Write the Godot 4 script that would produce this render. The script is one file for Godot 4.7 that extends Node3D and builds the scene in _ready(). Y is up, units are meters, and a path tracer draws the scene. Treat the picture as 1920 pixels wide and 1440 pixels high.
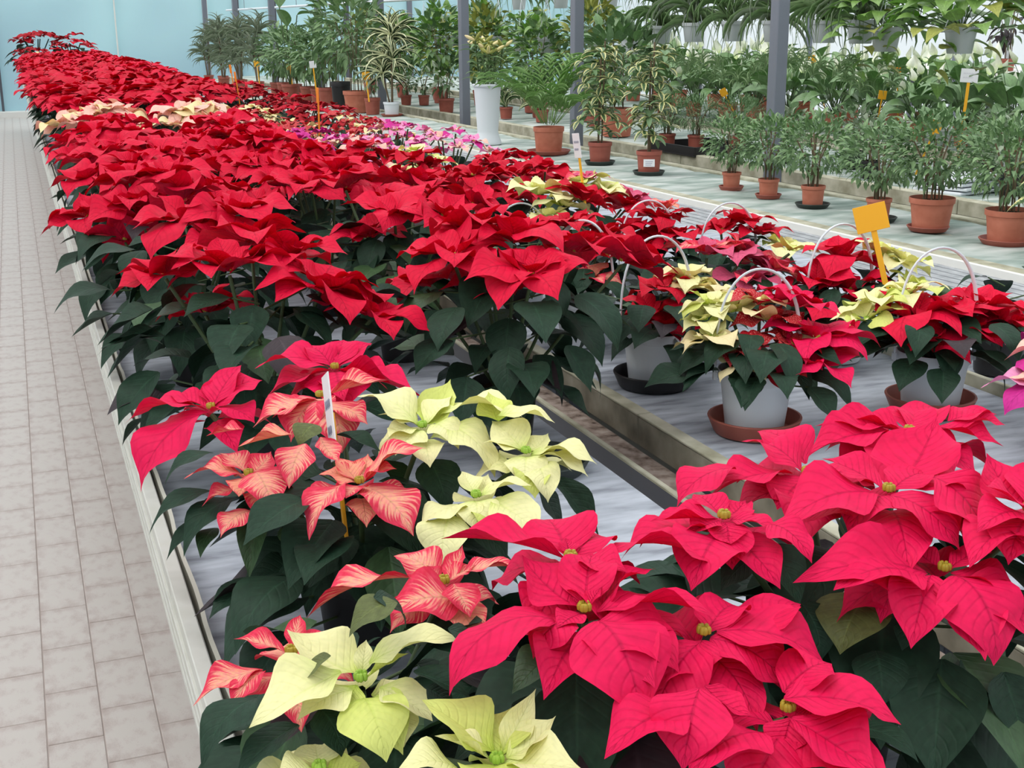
extends Node3D
# A greenhouse sales room: benches of poinsettias along a tiled aisle, foliage plants beyond.

class Bag:   # collects shapes into one mesh
	var v := PackedVector3Array()
	var n := PackedVector3Array()
	var u := PackedVector2Array()
	var ix := PackedInt32Array()
	func add(s: Array, t := Transform3D.IDENTITY) -> void:
		var nb := t.basis.inverse().transposed()
		var o := v.size()
		for p in s[0]: v.append(t * p)
		for q in s[1]: n.append((nb * q).normalized())
		u.append_array(s[2])
		for i in s[3]: ix.append(o + i)
	func arrays() -> Array:
		return [v, n, u, ix]

var rng := RandomNumberGenerator.new()
var M := {}
var taken := {}
var cur: Node3D
var cur_mat := "red"
var plant_mats := {}
var BR := []      # bract shapes as meshes
var BRL := []     # bract shapes as arrays, few triangles
var LF := []
var LFL := []
var PROF := {
	"bract": [0.06, 0.36, 0.7, 0.92, 1.0, 0.98, 0.87, 0.67, 0.42, 0.17, 0.0],
	"bract_angled": [0.06, 0.3, 0.62, 0.88, 1.0, 0.97, 0.78, 0.56, 0.34, 0.15, 0.0],
	"bract_round": [0.06, 0.42, 0.8, 0.98, 1.0, 0.94, 0.82, 0.62, 0.38, 0.13, 0.0],
	"leaf": [0.08, 0.55, 0.86, 0.99, 1.0, 0.92, 0.77, 0.58, 0.37, 0.16, 0.0],
	"heart": [0.45, 0.95, 1.0, 0.97, 0.9, 0.79, 0.65, 0.48, 0.3, 0.12, 0.0],
	"lance": [0.15, 0.5, 0.8, 0.96, 1.0, 0.93, 0.8, 0.62, 0.42, 0.2, 0.0],
	"strap": [0.8, 0.95, 1.0, 1.0, 0.96, 0.9, 0.8, 0.66, 0.48, 0.26, 0.0],
	"paddle": [0.06, 0.5, 0.85, 1.0, 1.0, 0.98, 0.92, 0.8, 0.62, 0.36, 0.0]}

func _ready() -> void:
	rng.seed = 77
	var cam := Camera3D.new()
	cam.name = "camera"
	cam.projection = Camera3D.PROJECTION_PERSPECTIVE
	cam.fov = rad_to_deg(2.0 * atan(720.0 / 2400.0))
	cam.near = 0.05
	cam.far = 120.0
	# the aisle runs along -Z; the lens looks right of it and down, from 1.59 m
	cam.transform = Transform3D(Basis(Vector3(0.93471599, -0.00698713, 0.35532688), Vector3(0.10247613, 0.96264065, -0.2506424), Vector3(-0.34030083, 0.27069199, 0.90051163)), Vector3(0, 1.59, 0))
	add_child(cam)
	cam.current = true
	var env := Environment.new()
	var sky := Sky.new()
	var sm := ProceduralSkyMaterial.new()    # overcast winter daylight
	sm.sky_top_color = Color(0.97, 0.985, 1.0)
	sm.sky_horizon_color = Color(0.93, 0.965, 0.99)
	sm.ground_bottom_color = Color(0.6, 0.6, 0.58)
	sm.ground_horizon_color = Color(0.72, 0.76, 0.78)
	sm.sky_curve = 0.3
	sm.sky_energy_multiplier = 1.2
	sm.ground_energy_multiplier = 1.0
	sky.sky_material = sm
	env.background_mode = Environment.BG_SKY
	env.sky = sky
	env.tonemap_mode = Environment.TONE_MAPPER_LINEAR
	env.tonemap_exposure = 1.0
	env.sdfgi_enabled = true
	env.ssao_enabled = true
	env.ssil_enabled = true
	var we := WorldEnvironment.new()
	we.name = "world"
	we.environment = env
	add_child(we)
	var sun := DirectionalLight3D.new()      # the sun behind thin cloud: a wide soft source high over the roof
	sun.name = "veiled_sun"
	sun.light_energy = 0.7
	sun.light_color = Color(1.0, 0.985, 0.96)
	sun.light_angular_distance = 60.0
	sun.shadow_enabled = true
	sun.sky_mode = DirectionalLight3D.SKY_MODE_LIGHT_ONLY
	sun.rotation_degrees = Vector3(-52, -95, 0)
	add_child(sun)
	make_materials()
	make_shapes()
	room()
	benches()
	near_plants()
	handle_pots()
	row_plants()
	far_plants()
	bench_items()
	foliage_row()
	rear_plants()
	hanging_plants()

# ---------------------------------------------------------------- shapes

func samp(p: Array, t: float) -> float:
	var x := clampf(t, 0, 1) * 10.0
	var i := mini(int(x), 9)
	var a = p[maxi(i - 1, 0)]
	var d = p[mini(i + 2, 10)]
	return maxf(0.0, cubic_interpolate(p[i], p[i + 1], a, d, x - i))

# a leaf from (0,0,0) to (1,0,0), one unit wide, face up; bend arches it, fold lifts both halves, wave ruffles the edge
func blade(kind: String, nl: int, nw: int, bend: float, fold: float, wave := 0.0, ph := 0.0, freq := 9.0) -> Array:
	var prof: Array = PROF[kind]
	var mid := [Vector2.ZERO]
	for i in nl:
		var th := bend * (0.5 - (i + 0.5) / nl) * 1.6
		mid.append(mid[i] + Vector2(cos(th), sin(th)) / nl)
	var e: Vector2 = mid[nl]
	var turn := -e.angle()
	for i in nl + 1: mid[i] = mid[i].rotated(turn) / e.length()
	var v := PackedVector3Array()
	var n := PackedVector3Array()
	var u := PackedVector2Array()
	var ix := PackedInt32Array()
	for i in nl + 1:
		var t := float(i) / nl
		var w := samp(prof, t) * 0.5
		var tan2: Vector2 = (mid[mini(i + 1, nl)] - mid[maxi(i - 1, 0)]).normalized()
		var nn := Vector2(-tan2.y, tan2.x)
		for j in nw + 1:
			var s := 2.0 * j / nw - 1.0
			var lift := fold * absf(s) * w + wave * w * pow(absf(s), 1.5) * sin(t * freq + ph + (2.1 if s > 0 else 0.0))
			var m: Vector2 = mid[i] + nn * lift
			v.append(Vector3(m.x, m.y, s * w))
			u.append(Vector2(t, s * 0.5 + 0.5))
	for i in nl + 1:
		for j in nw + 1:
			var ds := v[i * (nw + 1) + mini(j + 1, nw)] - v[i * (nw + 1) + maxi(j - 1, 0)]
			var dt := v[mini(i + 1, nl) * (nw + 1) + j] - v[maxi(i - 1, 0) * (nw + 1) + j]
			var c := ds.cross(dt)
			n.append(c.normalized() if c.length() > 1e-7 else Vector3.UP)
	for i in nl:
		for j in nw:
			var a := i * (nw + 1) + j
			ix.append_array([a, a + nw + 1, a + 1, a + 1, a + nw + 1, a + nw + 2])
	return [v, n, u, ix]

func lathe(pts: Array, seg := 28) -> Array:   # pts: Vector2(radius, height) from the inside bottom round the outside
	var v := PackedVector3Array()
	var n := PackedVector3Array()
	var u := PackedVector2Array()
	var ix := PackedInt32Array()
	for k in pts.size() - 1:
		var a: Vector2 = pts[k]
		var b: Vector2 = pts[k + 1]
		var d := (b - a).normalized()
		var na := Vector2(d.y, -d.x)
		var nb := na
		if k > 0:
			var p: Vector2 = (a - pts[k - 1]).normalized()
			if p.dot(d) > 0.8: na = (na + Vector2(p.y, -p.x)).normalized()
		if k < pts.size() - 2:
			var q: Vector2 = (pts[k + 2] - b).normalized()
			if q.dot(d) > 0.8: nb = (nb + Vector2(q.y, -q.x)).normalized()
		var o := v.size()
		for i in seg + 1:
			var f := TAU * i / seg
			var c := Vector2(cos(f), sin(f))
			v.append(Vector3(a.x * c.x, a.y, a.x * c.y))
			v.append(Vector3(b.x * c.x, b.y, b.x * c.y))
			n.append(Vector3(na.x * c.x, na.y, na.x * c.y))
			n.append(Vector3(nb.x * c.x, nb.y, nb.x * c.y))
			u.append(Vector2(float(i) / seg, a.y))
			u.append(Vector2(float(i) / seg, b.y))
		for i in seg:
			var e := o + i * 2
			ix.append_array([e, e + 2, e + 1, e + 2, e + 3, e + 1])
	return [v, n, u, ix]

func box(lo: Vector3, hi: Vector3, c := 0.003) -> Array:   # chamfered
	var mid := (lo + hi) * 0.5
	var h := (hi - lo) * 0.5
	c = minf(c, minf(h.x, minf(h.y, h.z)) * 0.45)
	var v := PackedVector3Array()
	var n := PackedVector3Array()
	var u := PackedVector2Array()
	var ix := PackedInt32Array()
	var polys := []
	for ax in 3:
		var b := (ax + 1) % 3
		var d := (ax + 2) % 3
		for s in [-1.0, 1.0]:
			var f := []
			for q in [[-1, -1], [1, -1], [1, 1], [-1, 1]]:
				var p := Vector3.ZERO
				p[ax] = s * h[ax]
				p[b] = q[0] * (h[b] - c)
				p[d] = q[1] * (h[d] - c)
				f.append(p)
			polys.append(f)
		for s in [-1.0, 1.0]:
			for r in [-1.0, 1.0]:
				var f := []
				for q in [[0, -1], [1, -1], [1, 1], [0, 1]]:
					var p := Vector3.ZERO
					p[ax] = q[1] * (h[ax] - c)
					p[b] = s * (h[b] - (c if q[0] else 0.0))
					p[d] = r * (h[d] - (0.0 if q[0] else c))
					f.append(p)
				polys.append(f)
	for s in [-1.0, 1.0]:
		for r in [-1.0, 1.0]:
			for q in [-1.0, 1.0]:
				var k := Vector3(s, r, q)
				polys.append([k * (h - Vector3(0, c, c)), k * (h - Vector3(c, 0, c)), k * (h - Vector3(c, c, 0))])
	for f in polys:
		var cen := Vector3.ZERO
		for p in f: cen += p
		var nn: Vector3 = (f[1] - f[0]).cross(f[2] - f[0]).normalized()
		if nn.dot(cen) > 0: f.reverse()
		else: nn = -nn
		var o := v.size()
		for p in f:
			v.append(p + mid)
			n.append(nn)
			u.append(Vector2(p.x + p.y, p.z))
		for k in f.size() - 2: ix.append_array([o, o + k + 1, o + k + 2])
	return [v, n, u, ix]

func tube(pts: Array, r: float, seg := 7, r2 := -1.0, flat := 1.0) -> Array:
	var v := PackedVector3Array()
	var n := PackedVector3Array()
	var u := PackedVector2Array()
	var ix := PackedInt32Array()
	if r2 < 0: r2 = r
	var side := Vector3.ZERO
	for i in pts.size():
		var d: Vector3 = (pts[mini(i + 1, pts.size() - 1)] - pts[maxi(i - 1, 0)]).normalized()
		if side == Vector3.ZERO: side = d.cross(Vector3.RIGHT if absf(d.x) < 0.8 else Vector3.UP).normalized()
		side = (side - d * side.dot(d)).normalized()
		var b := d.cross(side)
		var rr := lerpf(r, r2, float(i) / maxi(pts.size() - 1, 1))
		for k in seg + 1:
			var f := TAU * k / seg
			n.append(side * cos(f) + b * sin(f))
			v.append(pts[i] + side * cos(f) * rr + b * sin(f) * rr * flat)
			u.append(Vector2(float(k) / seg, i))
	for i in pts.size() - 1:
		for k in seg:
			var a := i * (seg + 1) + k
			ix.append_array([a, a + seg + 1, a + 1, a + 1, a + seg + 1, a + seg + 2])
	return [v, n, u, ix]

func mesh_of(s: Array) -> ArrayMesh:
	var a := []
	a.resize(Mesh.ARRAY_MAX)
	a[Mesh.ARRAY_VERTEX] = s[0]
	a[Mesh.ARRAY_NORMAL] = s[1]
	a[Mesh.ARRAY_TEX_UV] = s[2]
	a[Mesh.ARRAY_INDEX] = s[3]
	var m := ArrayMesh.new()
	m.add_surface_from_arrays(Mesh.PRIMITIVE_TRIANGLES, a)
	return m

func joined(list: Array) -> ArrayMesh:
	var b := Bag.new()
	for s in list: b.add(s)
	return mesh_of(b.arrays())

func span(base: Vector3, tip: Vector3, w: float, roll := 0.0, upv := Vector3.UP) -> Transform3D:
	var d := tip - base
	var l := d.length()
	d /= l
	if absf(d.dot(upv)) > 0.985: upv = (upv + Vector3(0.3, 0, 0.25)).normalized()
	var up := (upv - d * d.dot(upv)).normalized().rotated(d, roll)
	return Transform3D(Basis(d * l, up * l, d.cross(up) * w), base)

func polar(az: float, el: float, r := 1.0) -> Vector3:
	return Vector3(cos(az) * cos(el), sin(el), sin(az) * cos(el)) * r

func rf(a: float, b: float) -> float:
	return rng.randf_range(a, b)

# ---------------------------------------------------------------- nodes

func numbered(called: String) -> String:
	taken[called] = taken.get(called, -1) + 1
	return called if taken[called] == 0 else "%s_%03d" % [called, taken[called]]

func tag(o: Node, label: String, category: String, group := "") -> Node:
	o.set_meta("label", label)
	o.set_meta("category", category)
	if group: o.set_meta("group", group)
	return o

func thing(called: String, label: String, category: String, at := Vector3.ZERO, turn := 0.0, group := "") -> Node3D:
	var o := Node3D.new()
	o.name = numbered(called)
	add_child(o)
	o.position = at
	o.rotation.y = turn
	tag(o, label, category, group)
	return o

func part(called: String, m: Mesh, mat: Material, parent: Node, t := Transform3D.IDENTITY) -> MeshInstance3D:
	var o := MeshInstance3D.new()
	o.name = called
	o.mesh = m
	o.material_override = mat
	o.transform = t
	parent.add_child(o, true)
	return o

func struct(called: String, m: Mesh, mat: Material, t := Transform3D.IDENTITY) -> MeshInstance3D:
	var o := part(numbered(called), m, mat, self, t)
	o.set_meta("kind", "structure")
	return o

func stuff(o: Node) -> Node:
	o.set_meta("kind", "stuff")
	return o

func nth(i: int) -> String:
	var w := ["first", "second", "third", "fourth", "fifth", "sixth", "seventh", "eighth", "ninth", "tenth", "eleventh", "twelfth", "thirteenth", "fourteenth", "fifteenth", "sixteenth", "seventeenth", "eighteenth", "nineteenth", "twentieth", "twenty-first", "twenty-second", "twenty-third", "twenty-fourth", "twenty-fifth", "twenty-sixth", "twenty-seventh", "twenty-eighth", "twenty-ninth", "thirtieth"]
	return w[i]

# the right-hand benches run a little skew to the aisle
func skew(x0: float, y: float, z: float) -> Vector3:
	return Vector3(x0 + 0.044 * (z + 4.65), y, z)
const SKEW := 0.044

# ---------------------------------------------------------------- materials

func mat(name_: String, c: Color, rough := 0.6, spec := 0.5) -> StandardMaterial3D:
	var m := StandardMaterial3D.new()
	m.resource_name = name_
	m.albedo_color = c
	m.roughness = rough
	m.metallic_specular = spec
	M[name_] = m
	return m

func leafy(name_: String, c: Color, tex: Texture2D, relief: Texture2D, depth: float, rough: float, back := Color.BLACK, spec := 0.4) -> StandardMaterial3D:
	var m := mat(name_, c, rough, spec)
	m.cull_mode = BaseMaterial3D.CULL_DISABLED
	m.albedo_texture = tex
	if relief:
		m.heightmap_enabled = true
		m.heightmap_texture = relief
		m.heightmap_scale = depth
	if back != Color.BLACK:
		m.backlight_enabled = true
		m.backlight = back
	return m

func picture(w: int, h: int, f: Callable) -> ImageTexture:
	var im := Image.create(w, h, false, Image.FORMAT_RGB8)
	for y in h:
		for x in w: im.set_pixel(x, y, f.call((x + 0.5) / w, (y + 0.5) / h))
	return ImageTexture.create_from_image(im)

func noise(freq: float, sd: int, oct := 3) -> FastNoiseLite:
	var f := FastNoiseLite.new()
	f.seed = sd
	f.frequency = freq
	f.fractal_octaves = oct
	return f

func vein(u: float, v: float) -> Vector2:   # (midrib, side veins), each 0..1
	var s := absf(v - 0.5) * 2.0
	var midrib := exp(-pow(s / (0.05 * (1.15 - u)), 2.0))
	var k := fposmod((u - s * 0.22 - s * s * 0.06) * 9.0, 1.0)
	var lat := exp(-pow((k - 0.5) / 0.11, 2.0)) * (1.0 - 0.6 * s)
	return Vector2(midrib, lat)

func noise_map(freq: float, sd: int, ramp: Array, size := 512, oct := 4, bump := false) -> NoiseTexture2D:
	var t := NoiseTexture2D.new()
	t.width = size
	t.height = size
	t.seamless = true
	t.noise = noise(freq, sd, oct)
	if ramp:
		var g := Gradient.new()
		g.offsets = PackedFloat32Array(ramp[0])
		g.colors = PackedColorArray(ramp[1])
		t.color_ramp = g
	return t

func tri(m: StandardMaterial3D, t: Texture2D, scale: float) -> StandardMaterial3D:
	m.albedo_texture = t
	m.uv1_triplanar = true
	m.uv1_world_triplanar = true
	m.uv1_scale = Vector3.ONE * scale
	return m

func make_materials() -> void:
	var nz := noise(3.0, 5)
	var nf := noise(11.0, 9)
	var relief := picture(192, 96, func(u, v):
		var q := vein(u, v)
		var h := 0.62 - 0.34 * q.x - 0.3 * q.y + 0.1 * nz.get_noise_2d(u * 4.0, v * 3.0)
		return Color(h, h, h))
	var plainish := picture(128, 64, func(u, v):
		var q := vein(u, v)
		var h := 0.97 - 0.13 * q.x - 0.05 * q.y + 0.06 * nz.get_noise_2d(u * 2.0, v * 2.0)
		return Color(h, h * (1.0 - 0.1 * q.x), h))
	var creamy := picture(128, 64, func(u, v):
		var q := vein(u, v)
		var g := clampf(exp(-u * 7.0) * 0.9 + 0.25 * q.x * (1.0 - u) + 0.1 * q.y * (1.0 - u), 0, 1)
		return Color(1, 1, 1).lerp(Color(0.8, 0.9, 0.56), g) * (1.0 + 0.05 * nz.get_noise_2d(u * 2.0, v * 3.0)))
	var marbled := func(amount: float, sd: float):
		return picture(160, 80, func(u, v):
			var s := absf(v - 0.5) * 2.0
			var q := vein(u, v)
			var streak := nz.get_noise_2d((u - s * 0.3) * 7.0 + sd * 3.0, s * 0.22 + (3.0 if v > 0.5 else 0.0) + sd) + 0.35 * nf.get_noise_2d((u - s * 0.3) * 2.6 + sd, s * 0.1 + (3.0 if v > 0.5 else 0.0))
			var k := smoothstep(-0.3, 0.3, amount - s * 0.9 - absf(u - 0.4) * 0.5 + streak * 0.75)
			var pink := Color(0.93, 0.27, 0.4).lerp(Color(0.86, 0.16, 0.27), 0.5 + 0.5 * nz.get_noise_2d(u * 3.0 + sd, v * 2.0))
			var peach := Color(0.97, 0.72, 0.56).lerp(Color(0.98, 0.62, 0.58), 0.5 + nz.get_noise_2d(u * 5.0, v * 4.0 + sd))
			return pink.lerp(peach, k) * (1.0 - 0.06 * q.y - 0.08 * q.x))
	var flecked := picture(128, 64, func(u, v):
		var k := smoothstep(0.22, 0.3, nf.get_noise_2d(u * 2.6, v * 1.5) + 0.1 * nz.get_noise_2d(u * 9.0, v * 5.0))
		return Color(0.74, 0.04, 0.13).lerp(Color(0.95, 0.8, 0.7), k * 0.9))
	var leaf_tex := picture(128, 64, func(u, v):
		var q := vein(u, v)
		var c := Color(1, 1, 1) * (0.92 + 0.12 * nz.get_noise_2d(u * 2.0, v * 2.0))
		return c.lerp(Color(1.0, 1.0, 0.85), 0.0) * (0.84 + 0.16 * clampf(q.x * 1.3 + q.y * 0.3, 0, 1)))
	var banded := picture(64, 64, func(u, v):
		var s := absf(v - 0.5) * 2.0
		return Color(0.13, 0.23, 0.13).lerp(Color(0.88, 0.89, 0.77), smoothstep(0.35, 0.6, s + 0.12 * nf.get_noise_2d(u * 4.0, v * 4.0))))
	var patched := picture(96, 64, func(u, v):
		var k := smoothstep(0.3, 0.5, absf(v - 0.5) * 1.6 + 0.6 * nz.get_noise_2d(u * 5.0, v * 4.0) - 0.1)
		return Color(0.24, 0.36, 0.22).lerp(Color(0.95, 0.91, 0.64), k))
	leafy("red", Color(0.93, 0.085, 0.335), plainish, relief, 0.24, 0.62, Color(0.5, 0.03, 0.1), 0.3)
	leafy("crimson", Color(0.83, 0.035, 0.185), plainish, relief, 0.24, 0.62, Color(0.45, 0.02, 0.05), 0.3)
	leafy("scarlet", Color(0.89, 0.05, 0.235), plainish, relief, 0.24, 0.62, Color(0.48, 0.02, 0.06), 0.3)
	leafy("dusky", Color(0.68, 0.04, 0.12), plainish, relief, 0.24, 0.65, Color(0.3, 0.01, 0.04), 0.3)
	leafy("cream", Color(0.95, 0.93, 0.7), creamy, relief, 0.14, 0.6, Color(0.5, 0.5, 0.3), 0.3)
	leafy("lime", Color(0.86, 0.88, 0.5), creamy, relief, 0.14, 0.6, Color(0.45, 0.5, 0.2), 0.3)
	leafy("ivory", Color(0.95, 0.88, 0.68), creamy, relief, 0.14, 0.6, Color(0.5, 0.46, 0.34), 0.3)
	leafy("marble_a", Color.WHITE, marbled.call(0.62, 0.0), relief, 0.14, 0.6, Color(0.5, 0.2, 0.18), 0.3)
	leafy("marble_b", Color.WHITE, marbled.call(0.38, 5.0), relief, 0.14, 0.6, Color(0.5, 0.16, 0.16), 0.3)
	leafy("marble_c", Color(1, 0.98, 0.95), marbled.call(0.95, 9.0), relief, 0.14, 0.6, Color(0.5, 0.3, 0.2), 0.3)
	leafy("peach", Color(1.0, 0.8, 0.73), plainish, relief, 0.12, 0.6, Color(0.5, 0.3, 0.24), 0.3)
	leafy("pink", Color(0.96, 0.62, 0.79), plainish, relief, 0.12, 0.6, Color(0.5, 0.22, 0.34), 0.3)
	leafy("rose", Color(0.86, 0.36, 0.5), plainish, relief, 0.12, 0.6, Color(0.45, 0.16, 0.2), 0.3)
	leafy("magenta", Color(0.83, 0.2, 0.58), plainish, relief, 0.12, 0.6, Color(0.4, 0.08, 0.25), 0.3)
	leafy("flecked", Color.WHITE, flecked, relief, 0.1, 0.6, Color(0.4, 0.06, 0.08), 0.3)
	leafy("leaf", Color(0.19, 0.305, 0.23), leaf_tex, relief, 0.14, 0.55, Color(0.05, 0.09, 0.03), 0.3)
	leafy("leaf_bright", Color(0.3, 0.44, 0.27), leaf_tex, relief, 0.12, 0.5, Color(0.1, 0.18, 0.05), 0.45)
	leafy("leaf_olive", Color(0.46, 0.5, 0.27), leaf_tex, relief, 0.12, 0.55, Color(0.14, 0.16, 0.05), 0.4)
	leafy("leaf_dusky", Color(0.27, 0.22, 0.24), leaf_tex, relief, 0.12, 0.55, Color.BLACK, 0.4)
	leafy("shrub_leaf", Color(0.63, 0.77, 0.54), leaf_tex, null, 0.1, 0.5, Color(0.3, 0.42, 0.2), 0.45)
	leafy("shrub_leaf_deep", Color(0.55, 0.69, 0.49), leaf_tex, null, 0.1, 0.5, Color(0.24, 0.36, 0.15), 0.45)
	leafy("strap_leaf", Color(0.66, 0.78, 0.56), leaf_tex, null, 0.1, 0.5, Color(0.34, 0.48, 0.22), 0.4)
	leafy("palm_leaf", Color(0.6, 0.77, 0.44), leaf_tex, null, 0.1, 0.45, Color(0.34, 0.5, 0.16), 0.45)
	leafy("grey_leaf", Color(0.74, 0.8, 0.69), leaf_tex, null, 0.1, 0.5, Color(0.34, 0.4, 0.26), 0.4)
	leafy("lily_leaf", Color(0.55, 0.71, 0.46), leaf_tex, relief, 0.1, 0.3, Color(0.24, 0.38, 0.12), 0.5)
	leafy("pothos_leaf", Color(0.64, 0.8, 0.44), leaf_tex, null, 0.1, 0.35, Color(0.44, 0.62, 0.2), 0.5)
	leafy("yellow_leaf", Color(0.78, 0.8, 0.42), leaf_tex, null, 0.1, 0.5, Color(0.3, 0.32, 0.1), 0.4)
	leafy("banded_leaf", Color(1.05, 1.05, 1.0), banded, null, 0.1, 0.5, Color(0.12, 0.14, 0.08), 0.4)
	leafy("patched_leaf", Color.WHITE, patched, null, 0.1, 0.4, Color(0.2, 0.22, 0.08), 0.5)
	leafy("spathe", Color(0.95, 0.96, 0.9), creamy, null, 0.1, 0.5, Color(0.5, 0.5, 0.44), 0.4)
	leafy("purple_leaf", Color(0.3, 0.25, 0.28), leaf_tex, null, 0.1, 0.4, Color(0.05, 0.03, 0.04), 0.5)
	mat("stem", Color(0.27, 0.35, 0.2), 0.6)
	mat("wood_stem", Color(0.42, 0.36, 0.27), 0.8)
	mat("cyathia", Color(0.66, 0.58, 0.16), 0.55)
	mat("cyathia_green", Color(0.6, 0.74, 0.26), 0.55)
	tri(mat("soil", Color.WHITE, 0.95, 0.2), noise_map(0.05, 3, [[0, 1], [Color(0.09, 0.065, 0.05), Color(0.26, 0.19, 0.14)]], 256), 9.0)
	mat("black_plastic", Color(0.11, 0.105, 0.11), 0.45)
	mat("green_plastic", Color(0.15, 0.19, 0.17), 0.5)
	mat("white_plastic", Color(0.86, 0.88, 0.9), 0.42)
	mat("grey_plastic", Color(0.74, 0.76, 0.77), 0.5)
	tri(mat("terracotta", Color.WHITE, 0.6, 0.4), noise_map(0.02, 8, [[0, 1], [Color(0.7, 0.4, 0.31), Color(0.8, 0.5, 0.41)]], 256), 3.0)
	tri(mat("brown_plastic", Color.WHITE, 0.5, 0.45), noise_map(0.02, 18, [[0, 1], [Color(0.58, 0.3, 0.25), Color(0.66, 0.37, 0.31)]], 256), 3.0)
	mat("yellow_card", Color(0.97, 0.7, 0.12), 0.5)
	mat("white_card", Color(0.92, 0.92, 0.93), 0.6)
	mat("ink", Color(0.62, 0.62, 0.7), 0.7)
	var alu := mat("aluminium", Color(0.86, 0.855, 0.83), 0.42, 0.5)
	tri(alu, noise_map(0.015, 4, [[0, 0.5, 1], [Color(0.8, 0.8, 0.78), Color(0.95, 0.95, 0.94), Color(0.9, 0.9, 0.87)]], 256), 1.3)
	alu.metallic = 0.15
	var alug := mat("aluminium_dull", Color(0.74, 0.75, 0.76), 0.5, 0.5)
	tri(alug, noise_map(0.03, 14, [[0, 1], [Color(0.74, 0.75, 0.76), Color(1, 1, 1)]], 256), 1.7)
	alug.metallic = 0.08
	mat("steel", Color(0.47, 0.49, 0.53), 0.5, 0.5).metallic = 0.3
	mat("steel_dark", Color(0.33, 0.34, 0.37), 0.55, 0.5).metallic = 0.2
	var tray := mat("tray_cloth", Color(0.96, 0.965, 0.975), 0.75, 0.35)
	tri(tray, noise_map(0.012, 21, [[0, 0.36, 0.55, 1], [Color(0.5, 0.51, 0.54), Color(0.65, 0.67, 0.7), Color(0.69, 0.71, 0.74), Color(0.78, 0.8, 0.83)]], 512, 5), 1.1)
	tray.uv1_scale = Vector3(0.9, 1.0, 3.6)
	var cloth := mat("bench_cloth", Color(0.97, 0.965, 0.95), 0.9, 0.25)
	tri(cloth, noise_map(0.008, 31, [[0, 0.4, 0.62, 1], [Color(0.46, 0.53, 0.51), Color(0.6, 0.66, 0.64), Color(0.72, 0.76, 0.75), Color(0.86, 0.88, 0.88)]], 512, 5), 0.55)
	cloth.uv1_scale = Vector3(0.5, 1.0, 1.6)
	tri(mat("lip", Color(0.98, 0.98, 0.95), 0.8, 0.3), noise_map(0.02, 41, [[0, 0.5, 1], [Color(0.58, 0.57, 0.5), Color(0.7, 0.69, 0.63), Color(0.8, 0.79, 0.74)]], 256, 5), 1.6)
	tri(mat("trough", Color.WHITE, 0.85, 0.25), noise_map(0.03, 51, [[0, 0.3, 0.6, 1], [Color(0.2, 0.15, 0.13), Color(0.52, 0.46, 0.42), Color(0.66, 0.6, 0.56), Color(0.74, 0.7, 0.66)]], 512, 5), 1.4)
	tri(mat("edge_wood", Color.WHITE, 0.8, 0.3), noise_map(0.02, 44, [[0, 0.5, 1], [Color(0.42, 0.4, 0.35), Color(0.54, 0.52, 0.46), Color(0.64, 0.62, 0.56)]], 256, 5), 1.6)
	mat("shade_cloth", Color(0.12, 0.12, 0.125), 0.9, 0.2)
	mat("pale_liner", Color(0.76, 0.75, 0.7), 0.55)
	mat("grout", Color(0.71, 0.66, 0.635), 0.9, 0.2)
	var stain := noise(2.0, 61, 4)
	for k in 4:
		var im := picture(128, 64, func(u, v):
			var e := smoothstep(0.18, 0.02, minf(u, 1.0 - u)) * 0.35 + smoothstep(0.25, 0.0, minf(v, 1.0 - v)) * 0.25
			var s := clampf(e + 0.6 * stain.get_noise_2d(u * 1.6 + k * 7.0, v * 1.2 + k * 3.0) + 0.25 * nf.get_noise_2d(u * 3.0 + k, v * 3.0), 0, 1)
			return Color(0.835, 0.8, 0.772).lerp(Color(0.71, 0.64, 0.61), s))
		mat("tile_%d" % k, Color.WHITE, 0.42, 0.45).albedo_texture = im
	var film := mat("film", Color(0.88, 0.955, 0.97), 0.6, 0.3)
	tri(film, noise_map(0.006, 71, [[0, 0.5, 1], [Color(0.88, 0.9, 0.92), Color(0.97, 0.98, 0.98), Color(1, 1, 1)]], 256, 3), 0.12)
	film.cull_mode = BaseMaterial3D.CULL_DISABLED
	film.backlight_enabled = true
	film.backlight = Color(0.95, 1.0, 1.0)
	var film2 := mat("film_clear", Color(0.93, 0.96, 0.98), 0.6, 0.3)
	film2.cull_mode = BaseMaterial3D.CULL_DISABLED
	film2.backlight_enabled = true
	film2.backlight = Color(1, 1, 1)
	var glass := mat("roof_glass", Color(1, 1, 1, 0.06), 0.05, 0.5)
	glass.transparency = BaseMaterial3D.TRANSPARENCY_ALPHA
	mat("white_paint", Color(0.88, 0.88, 0.86), 0.6)
	mat("concrete", Color(0.7, 0.69, 0.66), 0.9, 0.2)
	mat("orange", Color(0.95, 0.55, 0.12), 0.5)

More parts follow.
